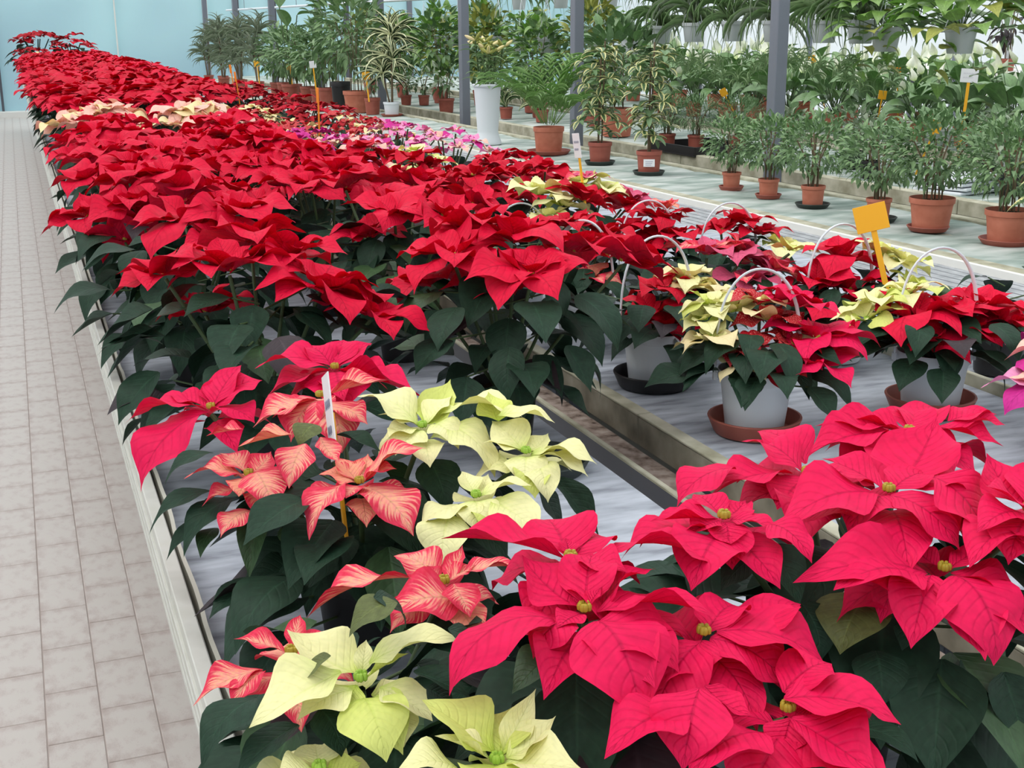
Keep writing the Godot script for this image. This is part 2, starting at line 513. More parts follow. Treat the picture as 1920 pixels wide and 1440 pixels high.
func make_shapes() -> void:
	# bracts: 0-2 flat to arched, 3 angled, 4 round drooping, 5 cupped, 6 strongly arched
	for q in [["bract", 0.3, 0.25, 0.16, 0.4], ["bract", 0.75, 0.12, 0.2, 2.0], ["bract_angled", 0.55, 0.2, 0.2, 1.0], ["bract_angled", 0.15, 0.32, 0.16, 3.0], ["bract_round", 0.9, 0.1, 0.22, 0.0], ["bract_round", -0.5, 0.3, 0.18, 1.6], ["bract", 1.25, -0.08, 0.16, 5.0]]:
		BR.append(mesh_of(blade(q[0], 14, 8, q[1], q[2], q[3], q[4])))
		BRL.append(blade(q[0], 5, 2, q[1], q[2]))
	for q in [["leaf", 0.45, 0.16, 0.07, 0.0], ["leaf", 0.9, 0.08, 0.08, 1.5], ["leaf", 0.2, 0.26, 0.08, 3.0]]:
		LF.append(mesh_of(blade(q[0], 12, 6, q[1], q[2], q[3], q[4])))
		LFL.append(blade(q[0], 5, 2, q[1], q[2]))

# ---------------------------------------------------------------- poinsettias

var POTS := {}
func pot_mesh(rt: float, rb: float, h: float, rim := 0.012, thick := 0.003) -> ArrayMesh:
	var k := "p%.3f_%.3f_%.3f_%.3f" % [rt, rb, h, rim]
	if not POTS.has(k):
		var y := h - 0.022 * h / 0.12
		var w := rt - rim * 0.35
		POTS[k] = mesh_of(lathe([Vector2(0, 0.0), Vector2(rb - 0.002, 0.0), Vector2(rb, 0.002), Vector2(lerpf(rb, w, y / h), y), Vector2(rt - 0.001, y + 0.002), Vector2(rt, h - 0.002), Vector2(rt - 0.001, h), Vector2(rt - thick, h), Vector2(w - thick, h - 0.03), Vector2(0, h - 0.03)]))
	return POTS[k]

func soil_mesh(r: float) -> ArrayMesh:
	var k := "s%.3f" % r
	if not POTS.has(k):
		var pts := [Vector2(0, -0.012), Vector2(r, -0.012), Vector2(r, -0.004), Vector2(r * 0.7, 0.003), Vector2(r * 0.3, 0.0), Vector2(0.0, 0.004)]
		POTS[k] = mesh_of(lathe(pts, 20))
	return POTS[k]

func pot_into(t: Node3D, rt: float, rb: float, h: float, m: String) -> void:
	part("pot", pot_mesh(rt, rb, h), M[m], t)
	part("soil", soil_mesh(rt * 0.93 - 0.004), M.soil, t, Transform3D(Basis(), Vector3(0, h - 0.016, 0)))

func saucer(at: Vector3, r: float, h: float, m: String, label: String, group := "") -> Node3D:
	var k := "d%.3f_%.3f" % [r, h]
	if not POTS.has(k):
		POTS[k] = mesh_of(lathe([Vector2(0, 0), Vector2(r * 0.84, 0), Vector2(r * 0.86, 0.002), Vector2(r, h - 0.002), Vector2(r - 0.001, h), Vector2(r - 0.005, h), Vector2(r * 0.83, 0.004), Vector2(0, 0.004)], 36))
	var o := thing("saucer", label, "saucer", at, 0, group)
	part("dish", POTS[k], M[m], o)
	return o

var CYL: ArrayMesh
func rod(called: String, a: Vector3, b: Vector3, r: float, m: Material, parent: Node) -> MeshInstance3D:
	if CYL == null: CYL = mesh_of(tube([Vector3.ZERO, Vector3(1, 0, 0)], 0.5, 7))
	var t := span(a, b, r * 2.0)
	t.basis.y = t.basis.y.normalized() * r * 2.0
	return part(called, CYL, m, parent, t)

var EYES := []
func eye(i: int) -> ArrayMesh:     # the little true flowers in the middle
	if EYES.is_empty():
		for k in 2:
			var b := Bag.new()
			for q in 8:
				var p := polar(q * 2.4, 0.6, 0.0052 if q else 0.0)
				b.add(lathe([Vector2(0, -0.004), Vector2(0.0022, -0.002), Vector2(0.0026, 0.002), Vector2(0.0014, 0.004), Vector2(0, 0.0043)], 7), Transform3D(Basis(), Vector3(p.x, p.y * 0.5 + 0.003, p.z)))
			EYES.append(mesh_of(b.arrays()))
	return EYES[i]

func bract_mat(kind: String) -> Material:
	match kind:
		"marble": return M[["marble_a", "marble_b", "marble_c", "marble_b", "marble_a"][rng.randi() % 5]]
		"cream": return M[["cream", "cream", "cream", "cream", "lime"][rng.randi() % 5]]
		"ivory": return M[["ivory", "cream", "ivory"][rng.randi() % 3]]
		"flecked": return M[["flecked", "flecked", "dusky", "flecked", "ivory"][rng.randi() % 5]]
		"pinkmix": return M[["pink", "pink", "magenta", "peach"][rng.randi() % 4]]
		"rosemix": return M[["rose", "rose", "marble_b", "rose"][rng.randi() % 4]]
		"peach": return M[["peach", "peach", "ivory"][rng.randi() % 3]]
		"dusky": return M[["dusky", "dusky", "crimson"][rng.randi() % 3]]
	return M[kind]

func head_node(p: Node3D, kind: String, at: Vector3) -> Node3D:
	var pale := kind in ["cream", "ivory", "lime"]
	return part("flower_head", eye(0), M.cyathia_green if pale else M.cyathia, p, Transform3D(Basis(), at))

# a flower head of the nearest plants, bract by bract: hh() sets the head, br() adds one bract (tip and base from the head's middle)
func hh(p: Node3D, kind: String, x: float, y: float, z: float) -> void:
	cur = head_node(p, kind, Vector3(x, y, z))
	cur_mat = kind
	rod("stem", Vector3(x * 0.08, 0.1, z * 0.08), Vector3(x, y - 0.008, z), 0.0035, M.stem, p)

func under(n: int, l: float) -> void:   # the lowest whorl of a head, spread wide below the others
	for i in n:
		var d := polar(i * TAU / n + rf(-0.3, 0.3), rf(-0.5, -0.15))
		var ll := l * rf(0.85, 1.15)
		part("bract", BR[[1, 2, 4][rng.randi() % 3]], bract_mat(cur_mat), cur, span(d * 0.01 + Vector3(0, -0.012, 0), d * ll + Vector3(0, -0.012, 0), ll * rf(0.62, 0.75), rf(-0.2, 0.2)))

func br(tx: float, ty: float, tz: float, w: float, bx := 0.0, by := 0.0, bz := 0.0, roll := 0.0) -> void:
	var b := Vector3(bx, by, bz)
	var t := Vector3(tx, ty, tz)
	var l := (t - b).length()
	if b == Vector3.ZERO: b = t.normalized() * minf(0.006, l * 0.2)
	var k: int
	var down := (t.y - b.y) / l
	if l < 0.05: k = [0, 3, 5][rng.randi() % 3]
	elif down < -0.35: k = [1, 4, 6, 4][rng.randi() % 4]
	elif down > 0.4: k = [5, 3, 0, 5][rng.randi() % 4]
	else: k = [0, 1, 2, 3, 1][rng.randi() % 5]
	part("bract", BR[k], bract_mat(cur_mat), cur, span(b, t, clampf(w * 1.38, l * 0.46, maxf(l * 0.95, w)), deg_to_rad(roll) + rf(-0.12, 0.12)))

func lf(p: Node3D, bx: float, by: float, bz: float, tx: float, ty: float, tz: float, w: float) -> void:
	var b := Vector3(bx, by, bz)
	var t := Vector3(tx, ty, tz)
	var k := rng.randi() % 12
	part("leaf", LF[rng.randi() % 3], M.leaf_bright if k == 0 else M.leaf_olive if k == 1 else M.leaf, p, span(b, t, w, rf(-0.15, 0.15)))

# a head whose bracts are laid out by chance: two whorls and a tuft of small ones
func hd(p: Node3D, kind: String, x: float, y: float, z: float, n := 11, l := 0.09, tilt := 0.0, lean := 0.0, stemmed := true) -> Node3D:
	var at := Vector3(x, y, z)
	var h := head_node(p, kind, at)
	if stemmed: rod("stem", Vector3(x * 0.1, 0.1, z * 0.1), at - Vector3(0, 0.008, 0), 0.0035, M.stem, p)
	var ax := (Vector3.UP + Vector3(x, 0, z) * 1.6 + polar(lean, 0, tilt)).normalized()
	var q := Quaternion(Vector3.UP, ax)
	var az := rf(0, TAU)
	for i in n:
		var outer := i < int(n * 0.58)
		var el := rf(-0.3, 0.25) if outer else rf(0.2, 0.75)
		var ll := l * (rf(0.85, 1.15) if outer else rf(0.45, 0.75))
		az += 2.4 + rf(-0.25, 0.25)
		var d := q * polar(az, el)
		var k: int = [1, 4, 6, 2, 1][rng.randi() % 5] if outer else [0, 3, 2, 5][rng.randi() % 4]
		part("bract", BR[k], bract_mat(kind), h, span(d * 0.008, d * ll, ll * rf(0.6, 0.8), rf(-0.3, 0.3), ax))
	return h

func skirt(p: Node3D, n: int, hgt: float, r: float, l := 0.12, low := 0.13, reach := 0.75) -> void:   # the green leaves below the heads
	var az := rf(0, TAU)
	for i in n:
		az += 2.4 + rf(-0.3, 0.3)
		var f := float(i) / n
		var y := lerpf(low, hgt, f)
		var a := polar(az, 0, r * rf(0.2, reach))
		a.y = y
		var d := polar(az + rf(-0.3, 0.3), rf(-1.0, -0.1))
		var ll := l * rf(0.8, 1.15)
		var k := rng.randi() % 14
		part("leaf", LF[rng.randi() % 3], M.leaf_bright if k == 0 else M.leaf_dusky if k == 1 and i % 2 else M.leaf, p, span(a, a + d * ll, ll * rf(0.6, 0.75), rf(-0.25, 0.25)))
		if i % 4 == 0: rod("stalk", Vector3(0, y - 0.02, 0), a, 0.0018, M.stem, p)

func poinsettia(label: String, at: Vector3, group: String, potted := "black_plastic", rt := 0.068) -> Node3D:
	var p := thing("poinsettia", label, "poinsettia", at, 0, group)
	pot_into(p, rt, rt * 0.76, 0.12 if rt < 0.075 else 0.135, potted)
	return p

# a plant with heads spread by chance over a dome
func grow(p: Node3D, kind: String, nheads: int, hgt: float, r: float, l: float, nb := 11, nl := 22) -> void:
	var az := rf(0, TAU)
	for i in nheads:
		az += 2.4
		var f := sqrt((i + 0.4) / nheads)
		hd(p, kind, cos(az) * r * f, hgt - 0.09 * f * f + rf(-0.02, 0.02), sin(az) * r * f, nb, l)
	skirt(p, nl, hgt - 0.09, r * 1.25)

func near_plants() -> void:
	var g := "poinsettias at the near end of the first bench"
	var p := poinsettia("large rose-red poinsettia in front, between the cream plant and the other big red one", Vector3(0.47, 0.8, -1.0), g)
	hero_f3(p)
	skirt(p, 46, 0.26, 0.17, 0.13, 0.07, 0.9)
	p = poinsettia("large rose-red poinsettia at the lower right corner with dark leaves hanging below", Vector3(0.78, 0.8, -1.05), g)
	hero_f4(p)
	skirt(p, 50, 0.28, 0.18, 0.14, 0.07, 0.9)
	p = poinsettia("cream and pink-marbled poinsettia at the front beside the aluminium bench rim", Vector3(0.27, 0.8, -1.12), g)
	hero_f5(p)
	skirt(p, 36, 0.19, 0.14, 0.11, 0.07, 0.9)
	p = poinsettia("mixed poinsettia with red, peach-marbled and cream heads holding a yellow-backed price tag", Vector3(0.36, 0.8, -1.5), g)
	hero_t1(p)
	skirt(p, 44, 0.25, 0.16, 0.12, 0.08, 0.9)
func hero_f3(p):
	hh(p,"red",-.063,.31,.093)
	br(-.128,-.043,.02,.052,-.028,-.001,.006)
	br(-.035,.035,-.057,.051)
	br(.035,.023,-.061,.038)
	br(.078,.018,-.02,.032,.017,-.005,-.006,-25)
	br(.106,-.007,.042,.043,.01,-.001,.004,-15)
	br(.005,-.054,.096,.075,.001,.002,.023)
	br(-.034,0,.02,.02)
	br(.052,-.031,.074,.057,.006,-.003,.016)
	br(-.055,-.024,.02,.041,-.011,-.004,.007)
	br(.02,.016,-.008,.012)
	br(-.007,.008,-.016,.012)
	under(5, .09)
	hh(p,"red",-.049,.33,.031)
	br(-.107,.019,-.046,.045,0,0,0,15)
	br(.008,.009,-.077,.055)
	br(.055,-.005,-.044,.038)
	br(.126,-.013,.041,.05,.028,.003,.006,-10)
	br(.035,.001,.046,.033)
	br(.005,.011,-.024,.014)
	under(5, .09)
	hh(p,"red",.03,.29,.133)
	br(.052,-.034,.052,.059,0,0,0,10)
	br(.103,-.037,.039,.066,.012,.001,.001)
	br(.112,-.002,-.024,.045,.042,-.011,-.001)
	br(.052,-.041,.043,.019,.045,-.003,.021,40)
	br(-.066,-.055,.036,.048,-.01,-.001,.01)
	br(.005,-.016,.018,.033,-.032,-.051,.006)
	br(.061,-.005,-.042,.036)
	br(-.035,-.023,.038,.036)
	under(5, .09)
	hh(p,"red",.057,.26,.223)
	br(.078,-.006,.042,.064,-.003,.011,-.001,-5)
	br(.029,-.018,.083,.064,-.007,.004,.016)
	br(-.035,.007,.007,.026,-.063,.023,-.024)
	br(-.106,-.017,.032,.055,-.029,-.007,.011)
	br(-.026,-.021,.03,.026,-.003,0,.009)
	br(.022,.004,.018,.019)
	br(.059,.017,-.027,.055,.005,.008,-.014)
	br(-.105,-.017,.021,.047,-.071,.026,-.018)
	br(-.16,-.008,-.002,.049,-.081,.008,-.016)
	br(.016,.008,-.008,.013)
	under(5, .09)
	lf(p,-.041,.237,.074,-.089,.201,.111,.052)
	lf(p,.048,.204,.117,.098,.201,.17,.028)
	lf(p,.165,.188,.166,.198,.176,.215,.037)
	lf(p,-.074,.257,.055,-.12,.231,.068,.042)
	lf(p,-.017,.221,.088,-.003,.191,.135,.052)
	lf(p,.12,.183,.151,.128,.173,.19,.042)
	lf(p,-.077,.194,.073,-.055,.172,.121,.038)
	lf(p,-.061,.221,.071,-.107,.187,.086,.042)
	lf(p,.051,.193,.122,.059,.178,.163,.042)
func hero_f4(p):
	hh(p,"red",-.196,.34,.067)
	br(-.066,-.002,-.024,.024,0,0,0,10)
	br(-.017,-.03,.047,.046,-.004,-.001,.012)
	br(-.016,-.007,.041,.038)
	br(.037,-.006,.038,.028)
	br(.046,-.021,.079,.031,.031,0,.028)
	br(-.004,.008,-.049,.028)
	br(.036,.006,-.022,.035)
	br(-.042,-.005,.008,.03)
	under(6, .095)
	hh(p,"red",-.055,.34,-.008)
	br(-.105,-.021,-.022,.048,-.016,.002,-.004)
	br(-.04,.021,-.066,.041)
	br(-.008,.022,-.087,.048,.011,.004,-.02)
	br(.066,-.014,.029,.039)
	br(-.054,-.02,.03,.044)
	br(-.139,-.026,-.023,.047,-.071,.008,-.023)
	br(-.003,-.023,.05,.044)
	under(6, .095)
	hh(p,"red",-.026,.35,.087)
	br(-.119,-.022,-.005,.057,-.016,.002,.004,-10)
	br(.026,-.035,.076,.07,-.008,.002,.013)
	br(.061,-.044,.07,.065,.036,.017,.019)
	br(.057,.007,-.014,.049)
	br(-.041,.022,-.055,.041)
	br(.103,.046,-.064,.07,.028,.003,-.017)
	br(-.064,-.025,.028,.041)
	br(.092,-.011,.016,.047,.021,.002,.001)
	under(6, .095)
	hh(p,"red",.11,.35,-.059)
	br(.107,.013,.014,.03,.046,.01,.007)
	br(.103,.006,.037,.019,.047,.004,.017)
	br(.083,-.009,.056,.037,.027,.008,.014)
	br(-.127,-.023,-.019,.043,-.021,.002,-.002)
	br(-.057,.011,-.047,.025)
	br(-.092,.005,-.047,.03)
	br(.037,.008,-.055,.044)
	br(.076,.006,-.051,.041)
	br(-.07,-.022,.036,.053)
	br(.009,-.028,.067,.053)
	under(6, .095)
	hh(p,"red",-.021,.3,.169)
	br(-.143,-.001,-.031,.048,-.019,.001,-.001,-20)
	br(-.126,.005,.007,.062,-.031,.001,.005)
	br(-.079,-.036,.059,.043,-.025,.005,.012)
	br(-.013,-.051,.088,.068,-.006,.005,.02)
	br(.057,-.02,.05,.048)
	br(.064,.004,-.01,.017)
	br(-.009,.016,-.042,.017)
	br(-.078,-.033,.014,.044,-.02,-.003,.003)
	under(6, .095)
	hh(p,"red",.062,.35,.179)
	br(-.042,.027,-.013,.046)
	br(-.051,-.031,.035,.047)
	br(.057,.026,-.042,.045)
	br(-.02,-.031,.046,.05)
	br(.003,.037,-.066,.045)
	br(-.068,-.007,.01,.035)
	under(6, .095)
	lf(p,-.163,.319,.092,-.157,.276,.141,.048)
	lf(p,-.083,.273,.136,-.127,.233,.165,.075)
	lf(p,-.022,.214,.177,-.071,.13,.239,.086)
	lf(p,.062,.274,.191,.013,.24,.216,.052)
	lf(p,.031,.202,.201,.022,.151,.246,.055)
	lf(p,-.039,.251,.16,-.068,.231,.177,.035)
	lf(p,-.14,.266,.117,-.132,.208,.137,.055)
	lf(p,-.079,.222,.153,-.092,.18,.183,.055)
	lf(p,-.173,.31,.091,-.209,.276,.088,.045)
	lf(p,-.027,.28,.156,.012,.227,.153,.045)
	lf(p,-.006,.207,.185,.02,.148,.191,.055)
func hero_f5(p):
	hh(p,"marble",.076,.26,.011)
	br(-.039,.019,-.042,.046)
	br(-.135,-.024,-.021,.027,-.031,.008,-.008,20)
	br(-.067,-.01,.022,.046,.012,-.012,.022,-15)
	br(.009,-.014,.052,.034,.005,.005,.014)
	br(.076,.011,.014,.029,.02,.009,.001)
	br(.03,.025,-.03,.019)
	br(.034,.014,-.002,.021)
	br(-.014,.018,-.011,.026)
	under(4, .065)
	hh(p,"marble",-.083,.23,.044)
	br(-.049,.014,-.023,.025)
	br(-.094,-.025,.017,.027,-.028,-.008,.005)
	br(-.063,-.026,.04,.019,-.027,-.008,.009)
	br(.016,.022,-.034,.015)
	br(.039,.008,-.01,.03)
	under(4, .065)
	hh(p,"cream",-.044,.25,.152)
	br(-.052,.034,-.052,.047,-.001,.004,-.008)
	br(-.1,-.012,.021,.049,-.018,.015,.005,-10)
	br(.085,.033,.022,.032,.008,.014,-.001)
	br(.012,.025,-.025,.012)
	br(.041,.023,.009,.021)
	br(.046,-.018,.056,.045,.012,-.001,.015)
	br(-.061,-.011,.025,.045,-.01,-.001,.01)
	br(0,-.034,.077,.056,-.004,-.005,.02)
	br(.019,-.033,.062,.039,.017,-.015,.024)
	br(-.032,-.008,.023,.027)
	under(4, .07)
	hh(p,"cream",.037,.22,.268)
	br(-.049,.044,-.043,.048,-.001,.007,-.006)
	br(.029,.023,-.04,.035)
	br(.042,.047,-.021,.016,.007,.003,-.005,30)
	br(.048,.036,.007,.027,.007,.004,.002)
	br(.05,.016,.058,.035)
	br(-.05,.032,-.006,.022)
	br(-.083,.011,-.001,.048,-.032,.001,-.002)
	br(-.03,.008,.042,.038)
	under(4, .07)
	hh(p,"cream",-.092,.2,.196)
	br(-.036,.009,.006,.044)
	br(.005,0,-.042,.039)
	br(.035,.001,.002,.039)
	under(4, .07)
	lf(p,-.132,.244,.137,-.184,.208,.172,.044)
	lf(p,-.1,.222,.156,-.16,.199,.184,.037)
	lf(p,-.012,.321,.159,-.055,.297,.161,.041)
	lf(p,-.005,.265,.179,.036,.247,.211,.026)
	lf(p,-.082,.235,.159,-.071,.201,.184,.041)
	lf(p,.004,.251,.186,.023,.234,.199,.036)
	lf(p,-.069,.278,.151,-.092,.256,.148,.032)
	lf(p,.026,.299,.18,.05,.259,.19,.045)
	lf(p,-.03,.325,.151,-.003,.29,.15,.036)
	lf(p,.07,.238,.215,.088,.212,.23,.041)
func hero_t1(p):
	hh(p,"red",.026,.32,-.232)
	br(-.107,.001,-.041,.047)
	br(-.098,-.031,-.005,.062)
	br(-.005,-.045,.067,.097)
	br(-.032,.024,-.053,.035)
	br(.027,.028,-.054,.047)
	br(.065,.023,-.038,.042)
	br(.106,-.033,.083,.064,0,0,0,-15)
	br(.077,-.019,.057,.047)
	br(-.016,.017,-.056,.038)
	under(4, .085)
	hh(p,"red",-.154,.29,-.2)
	br(-.113,-.016,-.027,.042,0,0,0,10)
	br(-.104,-.091,.044,.071)
	br(-.051,.007,-.055,.03)
	br(.074,.029,-.014,.069)
	br(.049,-.01,.055,.052)
	br(.05,.047,-.039,.045)
	br(.026,.036,-.045,.036)
	under(4, .085)
	hh(p,"marble",-.018,.31,-.133)
	br(-.092,-.033,-.003,.064)
	br(.049,-.027,.06,.054,.005,-.013,.016)
	br(.093,.019,.018,.036)
	br(-.05,-.046,.039,.05)
	br(.011,-.06,.066,.057)
	under(4, .065)
	hh(p,"marble",-.135,.25,-.025)
	br(-.078,0,-.018,.035)
	br(.032,.023,-.017,.057)
	br(-.044,.045,-.041,.023,-.001,.055,-.02)
	br(-.012,.041,.005,.028,.055,.051,.012)
	br(.016,-.026,.069,.059,.006,.009,.016)
	br(-.02,-.011,.04,.032)
	br(-.046,-.059,.045,.035,-.004,-.038,.023)
	br(.038,-.002,.059,.036,.067,.042,.026)
	br(-.03,.021,-.04,.033)
	under(4, .065)
	hh(p,"marble",-.02,.26,.081)
	br(-.073,-.046,.042,.041,-.018,.007,.008,10)
	br(-.026,-.003,.035,.037)
	br(.041,-.042,.084,.056)
	br(.085,.034,0,.05)
	br(-.021,.024,-.037,.037)
	br(-.045,.011,-.02,.031)
	br(-.024,.032,.003,.035,-.04,.056,-.025)
	br(.041,.02,.021,.032)
	br(.02,.025,-.034,.026)
	under(4, .065)
	hh(p,"cream",.079,.3,.018)
	br(-.069,.033,-.058,.053)
	br(-.052,.016,-.024,.026)
	br(-.046,-.021,.033,.053)
	br(.028,-.014,.059,.046,.011,.008,.015)
	br(.049,.032,-.024,.042)
	br(.048,.03,-.024,.032)
	br(.126,.006,.035,.053,.022,.016,0)
	br(.066,-.048,.084,.046,.026,.005,.022)
	br(.057,.043,-.058,.042)
	br(-.056,-.012,.005,.03)
	under(4, .07)
	hh(p,"cream",.185,.28,.106)
	br(-.026,.03,-.052,.055)
	br(-.05,.013,-.023,.028)
	br(-.02,-.026,.045,.054)
	br(.077,-.011,.043,.038)
	br(.061,-.022,.052,.029)
	br(.039,.015,-.023,.028)
	br(.041,.004,.003,.024)
	br(.001,-.041,.068,.032,.006,-.007,.021)
	br(.048,.027,-.023,.032,-.024,.042,-.032)
	br(-.02,.06,-.081,.034,-.023,.034,-.036)
	under(4, .07)
	hh(p,"cream",.103,.25,.152)
	br(-.004,.02,-.041,.023)
	br(.026,.017,-.029,.02)
	br(.063,.013,.02,.035)
	br(.049,-.024,.081,.062,.012,.001,.021)
	br(-.014,-.027,.047,.04)
	br(-.061,-.059,.05,.059,-.036,-.014,.007)
	br(-.027,-.02,.029,.028)
	under(4, .07)
	lf(p,-.047,.304,-.035,-.073,.283,-.016,.041)
	lf(p,-.023,.291,-.022,.024,.275,.023,.036)
	lf(p,-.171,.27,-.071,-.235,.237,-.063,.032)
	lf(p,-.154,.214,-.048,-.223,.159,-.013,.051)
	lf(p,-.176,.223,-.059,-.259,.178,-.055,.035)
	lf(p,-.179,.195,-.052,-.243,.151,-.029,.031)
	lf(p,-.178,.179,-.046,-.203,.154,-.015,.028)
	lf(p,-.08,.186,-.012,-.077,.143,.047,.066)
	lf(p,-.124,.198,-.032,-.15,.133,.022,.039)
	lf(p,-.067,.23,-.02,-.102,.183,.003,.049)
	lf(p,-.009,.181,.017,-.011,.127,.077,.078)
	lf(p,.021,.234,.012,.077,.2,.066,.038)
	lf(p,-.085,.132,.003,-.161,.114,.002,.062)
	lf(p,-.131,.113,-.009,-.202,.085,.017,.055)
	lf(p,-.094,.103,.008,-.165,.066,.037,.062)
	lf(p,-.11,.116,-.002,-.133,.096,.04,.028)
	lf(p,-.034,.132,.022,-.087,.082,.05,.069)
	lf(p,.084,.26,.028,.091,.205,.081,.059)
	lf(p,.227,.237,.089,.263,.176,.154,.042)
	lf(p,.148,.3,.04,.168,.248,.042,.047)
	lf(p,.209,.221,.087,.232,.165,.102,.047)
	lf(p,.02,.164,.033,.027,.11,.063,.061)
	lf(p,.037,.203,.027,.061,.143,.033,.054)
	lf(p,-.051,.21,-.008,-.025,.153,-.014,.061)
	lf(p,-.025,.217,0,.016,.155,-.033,.061)
	lf(p,-.113,.224,-.035,-.132,.15,-.065,.054)
	lf(p,.154,.235,.062,.189,.157,.043,.061)
	lf(p,.018,.262,.002,.065,.188,-.024,.054)
func handle_pots():
	var p: Node3D
	var g := "poinsettias in white pots with carrying handles"
	p = white_pot("white handled pot with spotted red, cream and rose-red heads on a brown saucer in front", Vector3(1.32, 0.8, -2.12), g, 0.325, 0.36)
	hd(p, "cream", -.061,.241,-.079, 11, .078)
	hd(p, "ivory", -.093,.188,-.024, 10, .078)
	hd(p, "ivory", -.056,.147,.044, 9, .078)
	hd(p, "cream", -.03,.23,-.054, 10, .072)
	hd(p, "flecked", .03,.217,-.015, 11, .085)
	hd(p, "flecked", .053,.177,.045, 11, .078)
	hd(p, "flecked", -.042,.175,.012, 10, .072)
	hd(p, "flecked", .03,.243,-.047, 11, .078)
	hd(p, "flecked", .006,.143,.073, 10, .072)
	hd(p, "cream", -.087,.218,-.059, 10, .065)
	hd(p, "red", .093,.238,-.018, 11, .111)
	hd(p, "red", .102,.187,.051, 11, .111)
	hd(p, "red", .064,.146,.09, 10, .117)
	skirt(p, 36, .21, .14, .1, .115, .95)
	saucer(Vector3(1.32, 0.8, -2.12), 0.094, .034, "brown_plastic", "brown saucer under the front white pot with spotted heads", "saucers under the white pots"); p.position.y += .0045
	p = white_pot("white handled pot with big red and cream heads on a brown saucer at the right", Vector3(1.74, 0.8, -2.11), g, 0.34, 0.36)
	hd(p, "scarlet", -.047,.189,-.011, 11, .13)
	hd(p, "scarlet", .047,.165,.055, 11, .124)
	hd(p, "scarlet", .024,.202,0, 11, .111)
	hd(p, "scarlet", -.043,.15,.04, 10, .104)
	hd(p, "scarlet", .093,.211,.015, 11, .104)
	hd(p, "scarlet", .117,.179,.063, 10, .104)
	hd(p, "cream", -.105,.22,-.069, 11, .085)
	hd(p, "cream", -.14,.19,-.046, 10, .078)
	hd(p, "cream", -.028,.235,-.059, 10, .078)
	skirt(p, 36, .21, .14, .1, .115, .95)
	saucer(Vector3(1.74, 0.8, -2.11), 0.094, .034, "brown_plastic", "brown saucer under the white pot at the right edge", "saucers under the white pots"); p.position.y += .0045
	p = white_pot("white handled pot with dark red and ivory heads on a black saucer beside the gutter", Vector3(1.29, 0.8, -2.5), g, 0.335, 0.15)
	hd(p, "crimson", .017,.21,-.01, 11, .098)
	hd(p, "crimson", -.023,.167,.024, 11, .091)
	hd(p, "crimson", .009,.142,.065, 10, .091)
	hd(p, "ivory", .077,.23,-.01, 11, .091)
	hd(p, "ivory", .123,.202,.039, 11, .078)
	hd(p, "ivory", .091,.213,.014, 10, .078)
	skirt(p, 34, .21, .14, .1, .115, .95)
	saucer(Vector3(1.29, 0.8, -2.5), 0.094, .034, "black_plastic", "black saucer under the white pot beside the gutter", "saucers under the white pots"); p.position.y += .0045
	p = white_pot("white handled pot with a tall bright red head, next to the yellow square tag", Vector3(1.8, 0.8, -2.54), g, 0.33, 0.2)
	hd(p, "scarlet", .018,.236,-.036, 12, .13)
	hd(p, "scarlet", -.059,.185,-.011, 11, .111)
	hd(p, "scarlet", .009,.174,.027, 11, .111)
	hd(p, "scarlet", -.063,.121,.057, 11, .117)
	hd(p, "cream", .122,.244,-.005, 11, .091)
	hd(p, "cream", .158,.227,.025, 11, .098)
	hd(p, "cream", .151,.173,.081, 10, .091)
	skirt(p, 36, .21, .14, .1, .115, .95)
	p = white_pot("pink-flushed rose poinsettia in a white pot amid the handled pots", Vector3(1.53, 0.8, -2.72), g, 0, 0)
	hd(p, "rosemix", .1,.241,.013, 12, .104)
	hd(p, "rosemix", .142,.207,.065, 11, .098)
	hd(p, "rosemix", .018,.241,-.018, 11, .111)
	hd(p, "rosemix", .083,.185,.066, 11, .091)
	hd(p, "cream", .212,.249,.047, 9, .078)
	skirt(p, 34, .21, .14, .1, .115, .95)
	p = white_pot("white handled pot with dark red heads half hidden by green leaves behind the pink one", Vector3(1.82, 0.8, -3.1), g, 0.31, 0.2)
	hd(p, "crimson", -.013,.231,-.02, 10, .091)
	hd(p, "crimson", .049,.247,-.011, 10, .098)
	hd(p, "crimson", .084,.22,.027, 10, .091)
	hd(p, "cream", .134,.191,.073, 10, .091)
	skirt(p, 38, .21, .14, .1, .115, .95)
	p = white_pot("white handled pot with crimson heads edged by small pink-marbled ones", Vector3(1.62, 0.8, -3.2), g, 0.315, 0.2)
	hd(p, "crimson", .046,.252,-.011, 12, .111)
	hd(p, "crimson", -.045,.226,-.021, 11, .104)
	hd(p, "crimson", .062,.212,.032, 11, .104)
	hd(p, "crimson", -.027,.187,.023, 11, .104)
	hd(p, "marble", .069,.283,-.031, 9, .072)
	skirt(p, 34, .21, .14, .1, .115, .95)
	p = white_pot("white handled pot with crimson heads and a pink-marbled one, narrow handle seen at a slant", Vector3(1.3, 0.8, -2.92), g, 0.315, 0.9)
	hd(p, "crimson", .054,.273,-.023, 11, .111)
	hd(p, "crimson", -.009,.292,-.065, 11, .104)
	hd(p, "crimson", .055,.226,.024, 11, .104)
	hd(p, "marble", .002,.181,.051, 9, .072)
	skirt(p, 34, .21, .14, .1, .115, .95)
	p = white_pot("white handled pot with cream heads behind the big crimson plants", Vector3(1.3, 0.8, -3.36), g, 0.305, 0.2)
	hd(p, "cream", .066,.322,-.028, 11, .111)
	hd(p, "cream", .121,.294,.018, 11, .104)
	hd(p, "cream", .074,.261,.031, 10, .091)
	hd(p, "crimson", .18,.304,.032, 11, .117)
	skirt(p, 34, .21, .14, .1, .115, .95)
	g = "poinsettias on the second bench"
	p = poinsettia("cream poinsettia with rose tips behind the handled pots, a folded price tag in it", Vector3(1.63, 0.8, -3.66), g)
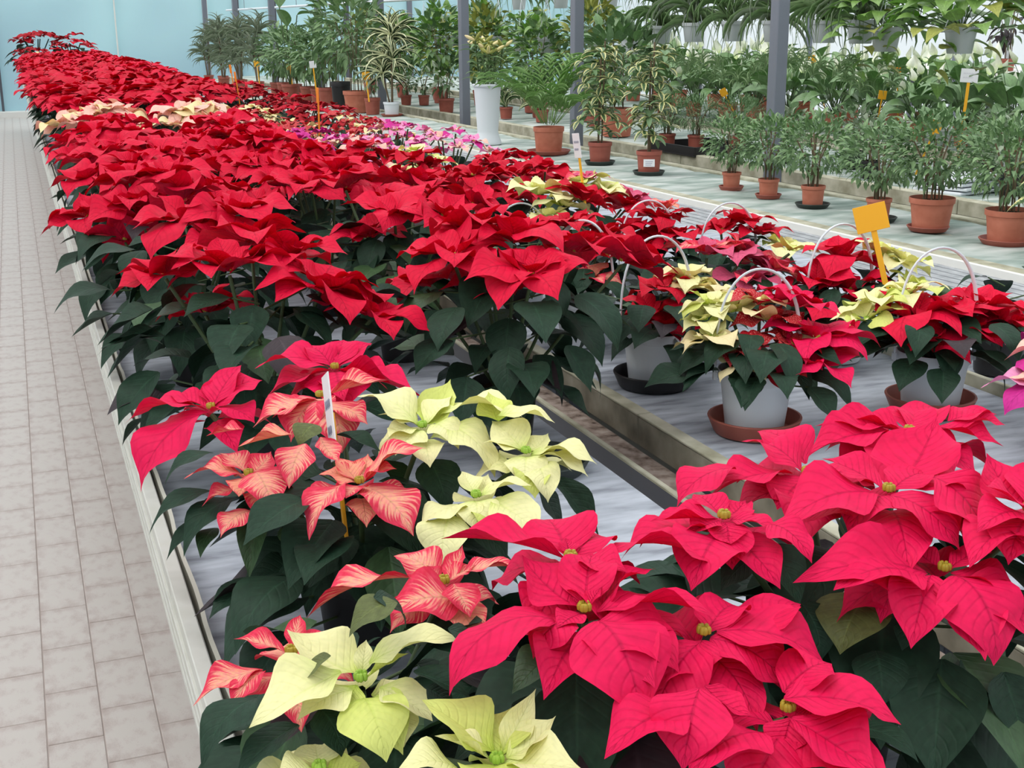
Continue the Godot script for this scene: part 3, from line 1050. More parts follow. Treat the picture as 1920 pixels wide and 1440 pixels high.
	hd(p, "cream", -.004,.294,-.038, 11, .104)
	hd(p, "cream", .062,.281,-.003, 11, .104)
	hd(p, "crimson", .103,.239,.049, 11, .117)
	hd(p, "rosemix", .141,.258,.047, 10, .091)
	hd(p, "rosemix", .02,.32,-.051, 9, .078)
	skirt(p, 14, .24, .15, .1, .12)
	p = poinsettia("low dark-leaved red poinsettia in a black pot at the right edge behind the brown saucer", Vector3(2.08, 0.8, -2.3), g)
	hd(p, "crimson", .044,.114,.034, 10, .091)
	hd(p, "rosemix", -.015,.094,.034, 8, .065)
	skirt(p, 14, .24, .15, .1, .12)
	p = poinsettia("pale pink poinsettia reaching in from the right edge of the picture", Vector3(1.87, 0.8, -1.76), g)
	hd(p, "pinkmix", -.072,.198,-.058, 11, .104)
	hd(p, "pinkmix", -.149,.142,-.007, 11, .104)
	skirt(p, 10, .24, .15, .1, .12)

func row_plants():
	var p: Node3D
	var g := "scarlet poinsettias on the first bench"
	p = poinsettia("bushy scarlet poinsettia by the aisle directly behind the tagged mixed plant", Vector3(.37, 0.8, -2.25), g)
	hd(p, "scarlet", -.044,.37,-.034, 13, .126)
	hd(p, "scarlet", .104,.34,.033, 13, .12)
	hd(p, "scarlet", -.149,.36,-.097, 12, .12)
	hd(p, "scarlet", .185,.29,.07, 11, .108)
	hd(p, "scarlet", .018,.4,-.163, 13, .12)
	hd(p, "scarlet", -.074,.27,-.169, 12, .102)
	hd(p, "scarlet", .073,.38,-.088, 12, .12)
	hd(p, "scarlet", .174,.3,-.043, 10, .108)
	skirt(p, 66, .34, .2, .118, .11, 1.0)
	p = poinsettia("tall scarlet poinsettia beside the gutter, its bare stems and black pot showing", Vector3(.84, 0.8, -2.26), g)
	hd(p, "scarlet", .007,.35,.121, 13, .132)
	hd(p, "scarlet", .027,.39,-.014, 13, .126)
	hd(p, "scarlet", .155,.36,-.018, 13, .12)
	hd(p, "scarlet", .289,.32,-.087, 11, .12)
	hd(p, "scarlet", -.101,.37,-.001, 13, .126)
	hd(p, "scarlet", -.125,.3,-.099, 12, .12)
	hd(p, "scarlet", -.016,.4,-.106, 12, .12)
	hd(p, "scarlet", -.023,.3,.001, 11, .114)
	skirt(p, 56, .34, .2, .118, .11, 1.0)
	p = poinsettia("scarlet poinsettia by the aisle, second behind the tagged mixed plant", Vector3(.33, 0.8, -2.92), g)
	hd(p, "scarlet", -.009,.38,.1, 13, .126)
	hd(p, "scarlet", -.063,.33,-.461, 12, .12)
	hd(p, "scarlet", .087,.4,.137, 13, .12)
	hd(p, "scarlet", -.105,.27,-.441, 12, .108)
	hd(p, "scarlet", .024,.39,-.229, 12, .12)
	hd(p, "scarlet", .047,.35,.194, 11, .108)
	skirt(p, 66, .34, .2, .118, .11, 1.0)
	p = poinsettia("scarlet poinsettia in the inner row behind the tall one with bare stems", Vector3(.83, 0.8, -2.95), g)
	hd(p, "scarlet", -.04,.37,.102, 13, .12)
	hd(p, "scarlet", .057,.37,.172, 13, .12)
	hd(p, "scarlet", -.081,.4,-.195, 12, .12)
	hd(p, "scarlet", -.087,.31,.035, 12, .114)
	hd(p, "scarlet", .18,.37,.032, 12, .12)
	hd(p, "scarlet", .092,.4,-.165, 12, .12)
	skirt(p, 66, .34, .2, .118, .11, 1.0)

# ---------------------------------------------------------------- more poinsettias

func white_pot(label: String, at: Vector3, g: String, top: float, turn: float) -> Node3D:
	var p := thing("poinsettia", label, "poinsettia", at, 0, g)
	pot_into(p, 0.077, 0.058, 0.125, "white_plastic")
	if top > 0.0:      # a flat plastic strap from rim to rim
		var pts := []
		var side := polar(turn, 0)
		for i in 25:
			var f := PI * i / 24.0
			var y := 0.118 + (top - 0.118) * pow(sin(f), 0.62)
			pts.append(side * cos(f) * 0.083 + Vector3(0, y, 0))
		var h := part("handle", mesh_of(tube(pts, 0.0062, 8, -1.0, 0.4)), M.white_plastic, p)
		for s in [-1, 1]:
			part("clip", mesh_of(box(Vector3(-0.004, -0.011, -0.006), Vector3(0.004, 0.007, 0.006), 0.0015)), M.white_plastic, h, Transform3D(Basis(Vector3.UP, -turn), side * s * 0.083 + Vector3(0, 0.114, 0)))
	return p

func back_rows() -> void:
	var g := "scarlet poinsettias on the first bench"
	for i in 5:
		var z := -3.46 - 0.5 * i
		var p := poinsettia("scarlet poinsettia in the aisle-side row, %s behind the tagged mixed plant" % nth(i + 2), Vector3(0.35 + rf(-0.02, 0.02), 0.8, z), g)
		grow(p, "scarlet", 8, 0.41, 0.21, 0.125, 12, 40)
		p = poinsettia("scarlet poinsettia in the inner row, %s behind the tall one with bare stems" % nth(i + 1), Vector3(0.8 + rf(-0.02, 0.02), 0.8, z - 0.06), g)
		grow(p, "scarlet", 8, 0.4, 0.21, 0.125, 12, 38)
	g = "poinsettias on the second bench"
	for q in [["crimson poinsettia behind the cream plant with the folded tag", "crimson", 1.3, -3.85, 6, 0.33, 0.17, 0.095], ["crimson poinsettia at the right rim of the second bench beyond the folded tag", "crimson", 1.66, -4.12, 6, 0.31, 0.17, 0.09],
		["crimson poinsettia in front of the two small yellow-cream ones", "crimson", 1.3, -4.3, 6, 0.33, 0.17, 0.095], ["small yellow-cream poinsettia between crimson plants on the second bench", "cream", 1.42, -4.72, 4, 0.31, 0.13, 0.07],
		["crimson poinsettia just right of the small yellow-cream one", "crimson", 1.72, -4.62, 6, 0.3, 0.16, 0.09], ["crimson poinsettia between the small yellow-cream one and the pink plants", "crimson", 1.2, -4.85, 6, 0.33, 0.16, 0.09]]:
		var p := poinsettia(q[0], Vector3(q[2], 0.797, q[3]), g)
		grow(p, q[1], q[4] + 1, q[5], q[6], q[7] * 1.1, 11, 20)
	for q in [["pale pink poinsettia, nearest of the pink ones", "pinkmix", 1.3, -5.3], ["pale pink poinsettia with magenta bracts, nearest the bench's right rim", "pinkmix", 1.7, -5.25], ["magenta-pink poinsettia with an orange tag beside it", "magenta", 1.2, -5.75], ["small-bracted pink poinsettia behind the nearest pink one", "pinkmix", 1.62, -5.75]]:
		var p := poinsettia(q[0], Vector3(q[2], 0.797, q[3]), g)
		grow(p, q[1], 11, 0.34, 0.21, 0.068, 9, 18)
	for i in 6:
		var p := poinsettia("red poinsettia flecked with cream, %s behind the pink plants in the %s file" % [nth(i / 2), "right" if i % 2 else "left"], Vector3(1.28 + 0.42 * (i % 2), 0.797, -6.25 - 0.45 * int(i / 2)), g)
		grow(p, "flecked", 9, 0.31, 0.2, 0.07, 9, 14)
	g = "peach poinsettias on the first bench"
	for q in [["peach poinsettia by the aisle in front of the far red block", 0.36, -6.3], ["peach poinsettia in the inner row in front of the far red block", 0.8, -6.3]]:
		var p := poinsettia(q[0], Vector3(q[1], 0.8, q[2]), g)
		grow(p, "peach", 7, 0.42, 0.18, 0.14, 12, 22)
	var p2 := poinsettia("red poinsettia flecked with cream between the peach one and the inner row", Vector3(0.8, 0.8, -5.95), g)
	grow(p2, "flecked", 8, 0.33, 0.18, 0.065, 8, 12)

func far_proto(kind: String, hgt: float, r: float, l: float, nh: int) -> Node3D:
	var p := Node3D.new()
	p.name = "poinsettia"
	pot_into(p, 0.068, 0.052, 0.12, "black_plastic")
	var az := rf(0, TAU)
	for i in nh:
		az += 2.4
		var f := sqrt((i + 0.4) / nh)
		var at := Vector3(cos(az) * r * f, hgt - 0.08 * f * f + rf(-0.02, 0.02), sin(az) * r * f)
		var b := Bag.new()
		var ax := (Vector3.UP + Vector3(at.x, 0, at.z) * 1.6).normalized()
		var q := Quaternion(Vector3.UP, ax)
		var aa := rf(0, TAU)
		for k in 9:
			aa += 2.4 + rf(-0.3, 0.3)
			var outer := k < 6
			var ll := l * (rf(0.85, 1.15) if outer else rf(0.45, 0.75))
			var d := q * polar(aa, rf(-0.3, 0.2) if outer else rf(0.2, 0.75))
			b.add(BRL[[1, 4, 6, 2, 0][rng.randi() % 5]], span(d * 0.008, d * ll, ll * rf(0.6, 0.8), rf(-0.3, 0.3), ax))
		stuff(part("flower_head", mesh_of(b.arrays()), bract_mat(kind), p, Transform3D(Basis(), at)))
	var c := Bag.new()
	for i in 22:
		az += 2.4 + rf(-0.3, 0.3)
		var a := polar(az, 0, r * rf(0.3, 0.7))
		a.y = lerpf(0.13, hgt - 0.08, i / 22.0)
		c.add(LFL[rng.randi() % 3], span(a, a + polar(az, rf(-0.75, -0.1), 0.12), 0.075, rf(-0.25, 0.25)))
	for i in 5:
		c.add(tube([Vector3(0, 0.1, 0), polar(i * 1.3, 0, r * 0.5) + Vector3(0, hgt - 0.05, 0)], 0.004, 5))
	stuff(part("foliage", mesh_of(c.arrays()), M.leaf, p))
	return p

func place(proto: Node3D, called: String, label: String, category: String, at: Vector3, turn: float, s: float, group: String) -> Node3D:
	var o: Node3D = proto.duplicate()
	o.name = numbered(called)
	add_child(o)
	o.transform = Transform3D(Basis(Vector3.UP, turn).scaled(Vector3.ONE * s), at)
	tag(o, label, category, group)
	return o

func far_plants() -> void:
	back_rows()
	var reds := []
	for i in 4: reds.append(far_proto("crimson" if i % 2 else "scarlet", 0.43, 0.21, 0.118, 9))
	var darks := []
	for i in 2: darks.append(far_proto("dusky", 0.33, 0.18, 0.075, 9))
	var flecks := far_proto("flecked", 0.33, 0.18, 0.065, 9)
	var ivories := far_proto("ivory", 0.4, 0.17, 0.11, 7)
	var g := "red poinsettias of the far block"
	var files := ["aisle-side file", "middle file", "right-hand file"]
	for k in 3:
		for i in 29:
			var z := -7.05 - 0.48 * i - (1.3 if k == 2 else 0.0) + rf(-0.04, 0.04)
			if z < -20.4: continue
			place(reds[rng.randi() % 4], "poinsettia", "red poinsettia in the %s of the far block, %s back from the peach ones" % [files[k], nth(i)], "poinsettia", Vector3([0.33, 0.74, 1.12][k] + rf(-0.03, 0.03), 0.8 if k < 2 else 0.797, z), rf(0, TAU), rf(0.96, 1.08) * (0.97 if k == 2 else 1.0), g)
	g = "dark red poinsettias along the right of the far block"
	for i in 9:
		place(darks[i % 2], "poinsettia", "low dark red poinsettia right of the far block, %s back from the flecked ones" % nth(i), "poinsettia", Vector3(1.7 + rf(-0.03, 0.03), 0.797, -7.65 - 0.45 * i), rf(0, TAU), rf(0.95, 1.08), g)
	for i in 2:
		place(flecks, "poinsettia", "red poinsettia flecked with cream, %s of two beside the dark red file" % nth(i), "poinsettia", Vector3(1.28, 0.797, -7.6 - 0.45 * i), rf(0, TAU), 1.0, "flecked poinsettias beside the dark red file")
	g = "poinsettias at the far end of the first bench"
	for i in 2:
		place(ivories, "poinsettia", ["cream poinsettia by the aisle behind the far red block", "pale poinsettia behind the far red block, right of the cream one"][i], "poinsettia", Vector3([0.32, 0.78][i], 0.8, -20.75), rf(0, TAU), 1.0, g)
	for i in 4:
		place(darks[i % 2], "poinsettia", ["tall dark red poinsettia at the bench's far end by the aisle", "tall dark red poinsettia at the bench's far end, inner side", "dark red poinsettia just behind the far cream one", "dark red poinsettia just behind the far pale one"][i], "poinsettia", Vector3([0.4, 0.92, 0.3, 0.72][i], 0.8, [-22.1, -22.0, -21.35, -21.3][i]), rf(0, TAU), [2.2, 1.95, 1.5, 1.35][i], g)
	for o in reds + darks + [flecks, ivories]: o.free()

# ---------------------------------------------------------------- the greenhouse

func slab(called: String, lo: Vector3, hi: Vector3, m: Material, c := 0.004) -> MeshInstance3D:
	return struct(called, mesh_of(box(lo, hi, c)), m)

func room() -> void:
	var floor_ := slab("floor", Vector3(-2.6, -0.2, -26.2), Vector3(12.2, -0.014, 3.4), M.concrete)
	var bed := part("mortar_bed", mesh_of(box(Vector3(-1.46, -0.014, -25.6), Vector3(0.67, -0.0022, 3.2), 0.001)), M.grout, floor_)
	var tm := mesh_of(box(Vector3(-0.0607, -0.012, -0.1232), Vector3(0.0607, 0, 0.1232), 0.0015))
	var tiles := []
	for k in 4: tiles.append(_tile_mesh(k))
	var rest := []
	for c in 17:
		var x := -1.394 + 0.125 * c
		for r in 115:
			var z := 3.053 - 0.25 * r - (0.125 if c % 2 == 0 else 0.0)
			var t := Transform3D(Basis(Vector3.RIGHT, rf(-0.002, 0.002)), Vector3(x, rf(-0.0006, 0.0), z))
			if x > -0.36 and x < 0.3 and z < -1.35 and z > -9.1:
				part("tile", tiles[0], M["tile_%d" % (rng.randi() % 4)], floor_, t)
			else: rest.append(t)
	for k in 2:
		var mm := MultiMesh.new()
		mm.transform_format = MultiMesh.TRANSFORM_3D
		mm.mesh = tiles[k]
		var mine := []
		for i in rest.size():
			if i % 2 == k: mine.append(rest[i])
		mm.instance_count = mine.size()
		for i in mine.size(): mm.set_instance_transform(i, mine[i])
		var o := MultiMeshInstance3D.new()
		o.name = "tiling"
		o.multimesh = mm
		o.material_override = M["tile_%d" % (k * 2)]
		floor_.add_child(o, true)
		stuff(o)
	slab("wall_back", Vector3(-2.6, 0.1, -25.86), Vector3(12.2, 4.0, -25.84), M.film, 0.002)
	slab("trim_1", Vector3(-2.6, -0.014, -25.9), Vector3(12.2, 0.11, -25.6), M.white_paint, 0.01)
	slab("wall_left", Vector3(-2.6, 0.0, -25.86), Vector3(-2.58, 3.9, 3.4), M.film_clear, 0.002)
	slab("wall_right", Vector3(12.18, 0.0, -25.86), Vector3(12.2, 3.9, 3.4), M.film_clear, 0.002)
	slab("wall_front", Vector3(-2.6, 0.0, 3.38), Vector3(12.2, 4.0, 3.4), M.film_clear, 0.002)
	# film battens on the back wall
	var n := 2
	for q in [[-0.215, 0.022, "steel_dark"], [1.9, 0.012, "white_paint"], [3.55, 0.05, "white_paint"], [4.15, 0.045, "steel_dark"], [4.85, 0.06, "steel_dark"], [6.3, 0.05, "steel_dark"], [7.6, 0.05, "steel"], [9.2, 0.05, "steel"]]:
		slab("trim_%d" % n, Vector3(q[0] - q[1], 0.11, -25.82), Vector3(q[0] + q[1], 4.0, -25.76), M[q[2]])
		n += 1
	for i in 6:
		var z := -22.0 + i * 3.6
		slab("trim_%d" % n, Vector3(12.08, 0.0, z), Vector3(12.17, 3.9, z + 0.07), M.steel)
		n += 1
	# roof: glazing bars and panes
	var bars := []
	var panes := []
	for i in 11:
		var z := 3.38 - i * 2.92
		for s in [-1.0, 1.0]:
			bars.append(tube([Vector3(4.8, 5.6, z), Vector3(4.8 + s * 7.4, 3.95, z)], 0.03, 6))
	bars.append(tube([Vector3(4.8, 5.62, 3.4), Vector3(4.8, 5.62, -25.9)], 0.04, 6))
	for x in [-2.6, 12.2]: bars.append(tube([Vector3(x, 3.95, 3.4), Vector3(x, 3.95, -25.9)], 0.05, 6))
	var roof := struct("ceiling", joined(bars), M.steel)
	for i in 10:
		for s in [-1.0, 1.0]:
			var z0 := 3.38 - i * 2.92
			var d := Vector3(s * 7.4, -1.65, 0)
			var p := part("pane", mesh_of(box(Vector3(0, -0.003, -2.9), Vector3(d.length(), 0.003, -0.02), 0.001)), M.roof_glass, roof, Transform3D(Basis(d.normalized(), Vector3(0, 0, 1).cross(d.normalized()) * 1.0, Vector3(0, 0, 1)), Vector3(4.8, 5.58, z0)))
	# steel posts between the benches
	var pm := mesh_of(box(Vector3(-0.036, 0, -0.036), Vector3(0.036, 4.5, 0.036), 0.004))
	for i in 10:
		var z: float = [-1.2, -3.55, -5.93, -8.3, -10.43, -12.7, -15.0, -17.3, -19.6, -22.0][i]
		var o := struct("steel_post", pm, M.steel, Transform3D(Basis(Vector3.UP, SKEW), skew(3.79, 0, z)))

func _tile_mesh(_k: int) -> ArrayMesh:
	var s := box(Vector3(-0.0612, -0.012, -0.1237), Vector3(0.0612, 0, 0.1237), 0.0012)
	for i in s[0].size(): s[2][i] = Vector2(s[0][i].z / 0.25 + 0.5, s[0][i].x / 0.125 + 0.5)
	return mesh_of(s)

func strip(x: Callable, y: Callable, z0: float, z1: float, n: int, wdt: float) -> Array:   # an upright wavy band
	var b := Bag.new()
	for i in n:
		var a := lerpf(z0, z1, float(i) / n)
		var c := lerpf(z0, z1, float(i + 1) / n)
		var xa: float = x.call(a)
		var xc: float = x.call(c)
		var ya: float = y.call(a)
		var yc: float = y.call(c)
		b.add(_quad(Vector3(xa, 0.8, a), Vector3(xc, 0.8, c), Vector3(xc, yc, c), Vector3(xa, ya, a)))
		b.add(_quad(Vector3(xa, ya, a), Vector3(xc, yc, c), Vector3(xc + wdt, yc, c), Vector3(xa + wdt, ya, a)))
		b.add(_quad(Vector3(xa + wdt, ya, a), Vector3(xc + wdt, yc, c), Vector3(xc + wdt, 0.8, c), Vector3(xa + wdt, 0.8, a)))
	return b.arrays()

func _quad(a: Vector3, b: Vector3, c: Vector3, d: Vector3) -> Array:
	var n := (c - a).cross(b - a).normalized()
	return [PackedVector3Array([a, b, c, d]), PackedVector3Array([n, n, n, n]), PackedVector2Array([Vector2(0, 0), Vector2(1, 0), Vector2(1, 1), Vector2(0, 1)]), PackedInt32Array([0, 1, 2, 0, 2, 3])]

func sheet(x0: float, x1: float, z0: float, z1: float, y: float, amp: float, sd: int) -> Array:   # cloth laid over a bench top, a little rumpled
	var nx := 12
	var nz := int(absf(z1 - z0) / 0.06)
	var f := noise(1.1, sd, 3)
	var v := PackedVector3Array()
	var n := PackedVector3Array()
	var u := PackedVector2Array()
	var ix := PackedInt32Array()
	var hgt := func(x: float, z: float) -> float: return y + amp * (f.get_noise_2d(x * 4.0, z * 2.2) - 0.3)
	for i in nz + 1:
		for j in nx + 1:
			var x := lerpf(x0, x1, float(j) / nx)
			var z := lerpf(z0, z1, float(i) / nz)
			var h: float = hgt.call(x, z)
			var hx: float = hgt.call(x + 0.02, z)
			var hz: float = hgt.call(x, z + 0.02)
			v.append(Vector3(x, h, z))
			n.append(Vector3((h - hx) / 0.02, 1, (h - hz) / 0.02).normalized())
			u.append(Vector2(x, z))
	for i in nz:
		for j in nx:
			var a := i * (nx + 1) + j
			var t := [a, a + 1, a + nx + 1, a + 1, a + nx + 2, a + nx + 1]
			if z1 < z0: t = [a, a + nx + 1, a + 1, a + 1, a + nx + 1, a + nx + 2]
			ix.append_array(t)
	return [v, n, u, ix]

func legs(b: Node3D, x0: float, x1: float, z0: float, z1: float, top := 0.74) -> void:
	var z := z0
	while z > z1:
		for x in [x0, x1]: part("leg", mesh_of(box(Vector3(x - 0.02, 0.0, z - 0.02), Vector3(x + 0.02, top, z + 0.02))), M.steel, b)
		part("cross_bar", mesh_of(box(Vector3(x0 + 0.02, top - 0.05, z - 0.015), Vector3(x1 - 0.02, top, z + 0.015))), M.steel, b)
		z -= 2.4

func benches() -> void:
	var b := thing("plant_bench", "long bench with a pale aluminium rim beside the tiled aisle", "bench", Vector3.ZERO, 0, "growing benches")
	part("tray", mesh_of(box(Vector3(0.152, 0.765, -22.6), Vector3(0.955, 0.8, 0.6), 0.002)), M.tray_cloth, b)
	var z := 0.6
	var k := 0
	for l in [3.45, 3.0, 3.0, 3.0, 3.0, 3.0, 3.0, 1.7]:
		var off := [0.0, 0.002, -0.001, 0.001, 0.0, 0.002, 0.0, 0.001][k] as float
		var shapes := [box(Vector3(0.131 + off, 0.765, z - l + 0.002), Vector3(0.15, 0.853, z), 0.002), box(Vector3(0.13 + off, 0.853, z - l + 0.002), Vector3(0.1505, 0.86, z), 0.002)]
		for y in [0.775, 0.797, 0.819]: shapes.append(box(Vector3(0.127 + off, y, z - l + 0.002), Vector3(0.132 + off, y + 0.012, z), 0.001))
		part("aluminium_rim", joined(shapes), M.aluminium, b)
		z -= l
		k += 1
	var wn := noise(0.9, 15, 3)
	var wx := func(q: float) -> float: return 0.1575 + 0.005 * maxf(0.0, wn.get_noise_1d(q * 3.0) * 2.0 - 0.35) + 0.003 * maxf(0.0, wn.get_noise_1d(q * 14.0 + 50.0))
	var wy := func(q: float) -> float: return 0.849 + 0.005 * wn.get_noise_1d(q * 4.0 + 9.0)
	part("liner", mesh_of(strip(wx, wy, 0.6, -22.6, 420, 0.006)), M.pale_liner, b)
	legs(b, 0.55, 0.9, 0.3, -22.4)
	b = thing("drain_gutter", "dirty metal gutter between the first and second bench", "gutter", Vector3.ZERO)
	part("gutter_floor", mesh_of(box(Vector3(1.056, 0.722, -22.6), Vector3(1.15, 0.728, 0.6), 0.001)), M.trough, b)
	part("gutter_side", mesh_of(box(Vector3(1.05, 0.66, -22.6), Vector3(1.058, 0.758, 0.6), 0.001)), M.steel_dark, b)
	part("gutter_lip", mesh_of(box(Vector3(1.048, 0.757, -22.6), Vector3(1.06, 0.764, 0.6), 0.002)), M.lip, b)
	part("support_beam", mesh_of(box(Vector3(1.07, 0.62, -22.6), Vector3(1.14, 0.722, 0.6), 0.004)), M.steel_dark, b)
	legs(b, 1.08, 1.13, 0.1, -22.4, 0.62)
	b = thing("plant_bench", "second bench with a wooden edge board, carrying the white handled pots", "bench", Vector3.ZERO, 0, "growing benches")
	part("tray", mesh_of(box(Vector3(1.175, 0.76, -22.6), Vector3(1.95, 0.797, 0.6), 0.002)), M.tray_cloth, b)
	z = 0.6
	for l in [2.9, 3.1, 2.8, 3.2, 3.0, 3.0, 3.0, 2.2]:
		part("edge_board", mesh_of(box(Vector3(1.15, 0.735, z - l + 0.003), Vector3(1.176, 0.799, z), 0.003)), M.edge_wood, b)
		part("edge_cap", mesh_of(box(Vector3(1.149, 0.799, z - l + 0.003), Vector3(1.18, 0.804, z), 0.002)), M.lip, b)
		part("rim_board", mesh_of(box(Vector3(1.95, 0.76, z - l + 0.003), Vector3(1.962, 0.826, z), 0.002)), M.lip, b)
		z -= l
	legs(b, 1.25, 1.88, 0.2, -22.4)
	b = thing("plant_bench", "narrow third bench beyond the raised rim right of the white pots", "bench", Vector3.ZERO, 0, "growing benches")
	var near := skew(2.5, 0, 0.4)
	var far := skew(2.5, 0, -13.5)
	var top := Bag.new()
	top.add(_quad(Vector3(1.968, 0.796, 0.4), Vector3(1.968, 0.796, -13.5), Vector3(far.x, 0.796, -13.5), Vector3(near.x, 0.796, 0.4)))
	top.add(_quad(Vector3(1.968, 0.766, -13.5), Vector3(1.968, 0.766, 0.4), Vector3(near.x, 0.766, 0.4), Vector3(far.x, 0.766, -13.5)))
	top.add(_quad(Vector3(1.968, 0.766, 0.4), Vector3(1.968, 0.796, 0.4), Vector3(near.x, 0.796, 0.4), Vector3(near.x, 0.766, 0.4)))
	top.add(_quad(Vector3(near.x, 0.766, 0.4), Vector3(near.x, 0.796, 0.4), Vector3(far.x, 0.796, -13.5), Vector3(far.x, 0.766, -13.5)))
	part("tray", mesh_of(top.arrays()), M.tray_cloth, b)
	legs(b, 2.02, 2.1, 0.0, -13.0)
	b = thing("ridged_tray", "ridged grey aluminium strip with a white edge beside the third bench", "metal tray", skew(0, 0, -4.65), SKEW)
	part("ridged_sheet", mesh_of(box(Vector3(2.505, 0.775, -12.0), Vector3(2.855, 0.788, 5.0), 0.001)), M.aluminium_dull, b)
	for i in 7:
		part("ridge", mesh_of(box(Vector3(2.515 + i * 0.05, 0.788, -12.0), Vector3(2.526 + i * 0.05, 0.7915, 5.0), 0.0012)), M.aluminium_dull, b)
	part("white_edge", mesh_of(box(Vector3(2.852, 0.775, -12.0), Vector3(2.868, 0.815, 5.0), 0.002)), M.white_paint, b)
	legs(b, 2.6, 2.8, 4.8, -12.0)
	for q in [["bench under grey cloth with a pale edge board, carrying the small potted shrubs", 2.885, 3.62, 5.0, -16.5, 0.0, 23], ["wide cloth-covered bench behind the steel posts", 3.95, 5.1, 5.0, -17.0, 0.0, 33], ["rear bench holding the white-flowered peace lilies", 5.45, 7.1, 4.0, -15.0, 0.0, 43]]:
		b = thing("plant_bench", q[0], "bench", skew(0, 0, -4.65), SKEW, "growing benches")
		part("tray", mesh_of(box(Vector3(q[1] + 0.06, 0.755, q[4]), Vector3(q[2] - 0.05, 0.79, q[3]), 0.002)), M.lip, b)
		part("cloth", mesh_of(sheet(q[1] + 0.06, q[2] - 0.05, q[3], q[4], 0.799, 0.01, q[6])), M.bench_cloth, b)
		z = q[3]
		while z > q[4]:
			var l: float = minf(2.45, z - q[4])
			part("edge_board", mesh_of(box(Vector3(q[1], 0.74, z - l + 0.006), Vector3(q[1] + 0.062, 0.812, z), 0.004)), M.lip, b)
			part("edge_board", mesh_of(box(Vector3(q[2] - 0.052, 0.74, z - l + 0.006), Vector3(q[2], 0.81, z), 0.004)), M.lip, b)
			z -= l
		legs(b, q[1] + 0.1, q[2] - 0.1, q[3] - 0.3, q[4])
	b = thing("plant_bench", "tall pale bench against the bright wall at upper right", "bench", Vector3.ZERO, 0, "growing benches")
	part("top_board", mesh_of(box(Vector3(8.4, 1.08, -14.0), Vector3(9.6, 1.14, -6.0), 0.004)), M.white_paint, b)
	part("shelf", mesh_of(box(Vector3(8.4, 0.9, -14.0), Vector3(9.6, 0.94, -6.0), 0.004)), M.white_paint, b)
	legs(b, 8.5, 9.5, -6.2, -14.0, 1.08)
	b = thing("hanging_rail", "white pipe overhead carrying the hanging baskets", "pipe", skew(0, 0, -4.65), SKEW)
	part("pipe", mesh_of(tube([Vector3(4.5, 1.87, 5.0), Vector3(4.5, 1.85, -5.0), Vector3(4.5, 1.86, -19.0)], 0.016, 8)), M.white_plastic, b)
	for i in 7: rod("hanger_rod", Vector3(4.5, 1.86, 3.5 - i * 3.5), Vector3(4.5, 4.6, 3.5 - i * 3.5), 0.004, M.steel, b)

# ---------------------------------------------------------------- tags, vase and saucers

# a plastic plant tag: a stake with a square card at its head; the card faces +Z before it is turned
func plant_tag(label: String, at: Vector3, hgt: float, card: Vector2, yaw: float, lean: float, roll: float, stake: String, face: String, written := true, group := "price tags stuck in the pots") -> Node3D:
	var o := thing("price_tag", label, "tag", at, 0, group)
	o.basis = Basis(Vector3.UP, yaw) * Basis(Vector3.RIGHT, lean) * Basis(Vector3(0, 0, 1), roll)
	var w := maxf(0.0045, card.x * 0.09)
	part("stake", mesh_of(box(Vector3(-w, 0, -0.004), Vector3(w, hgt - card.y * 0.45, 0.001), 0.0006)), M[stake], o)
	var c := part("card", mesh_of(box(Vector3(-card.x / 2, hgt - card.y, 0.001), Vector3(card.x / 2, hgt, 0.0028), 0.0007)), M[face], o)
	if written:
		for k in 2:
			var s := []
			for i in 5 - k:
				var x := -card.x * 0.34 + card.x * 0.15 * i
				var y := hgt - card.y * (0.36 + 0.3 * k)
				s.append(tube([Vector3(x, y - card.y * 0.05, 0.003), Vector3(x + card.x * 0.03, y + card.y * 0.06, 0.003), Vector3(x + card.x * 0.09, y - card.y * 0.03, 0.003), Vector3(x + card.x * 0.11, y + card.y * 0.05, 0.003)], 0.0006, 4))
			part("scribble", joined(s), M.ink, c)
	return o

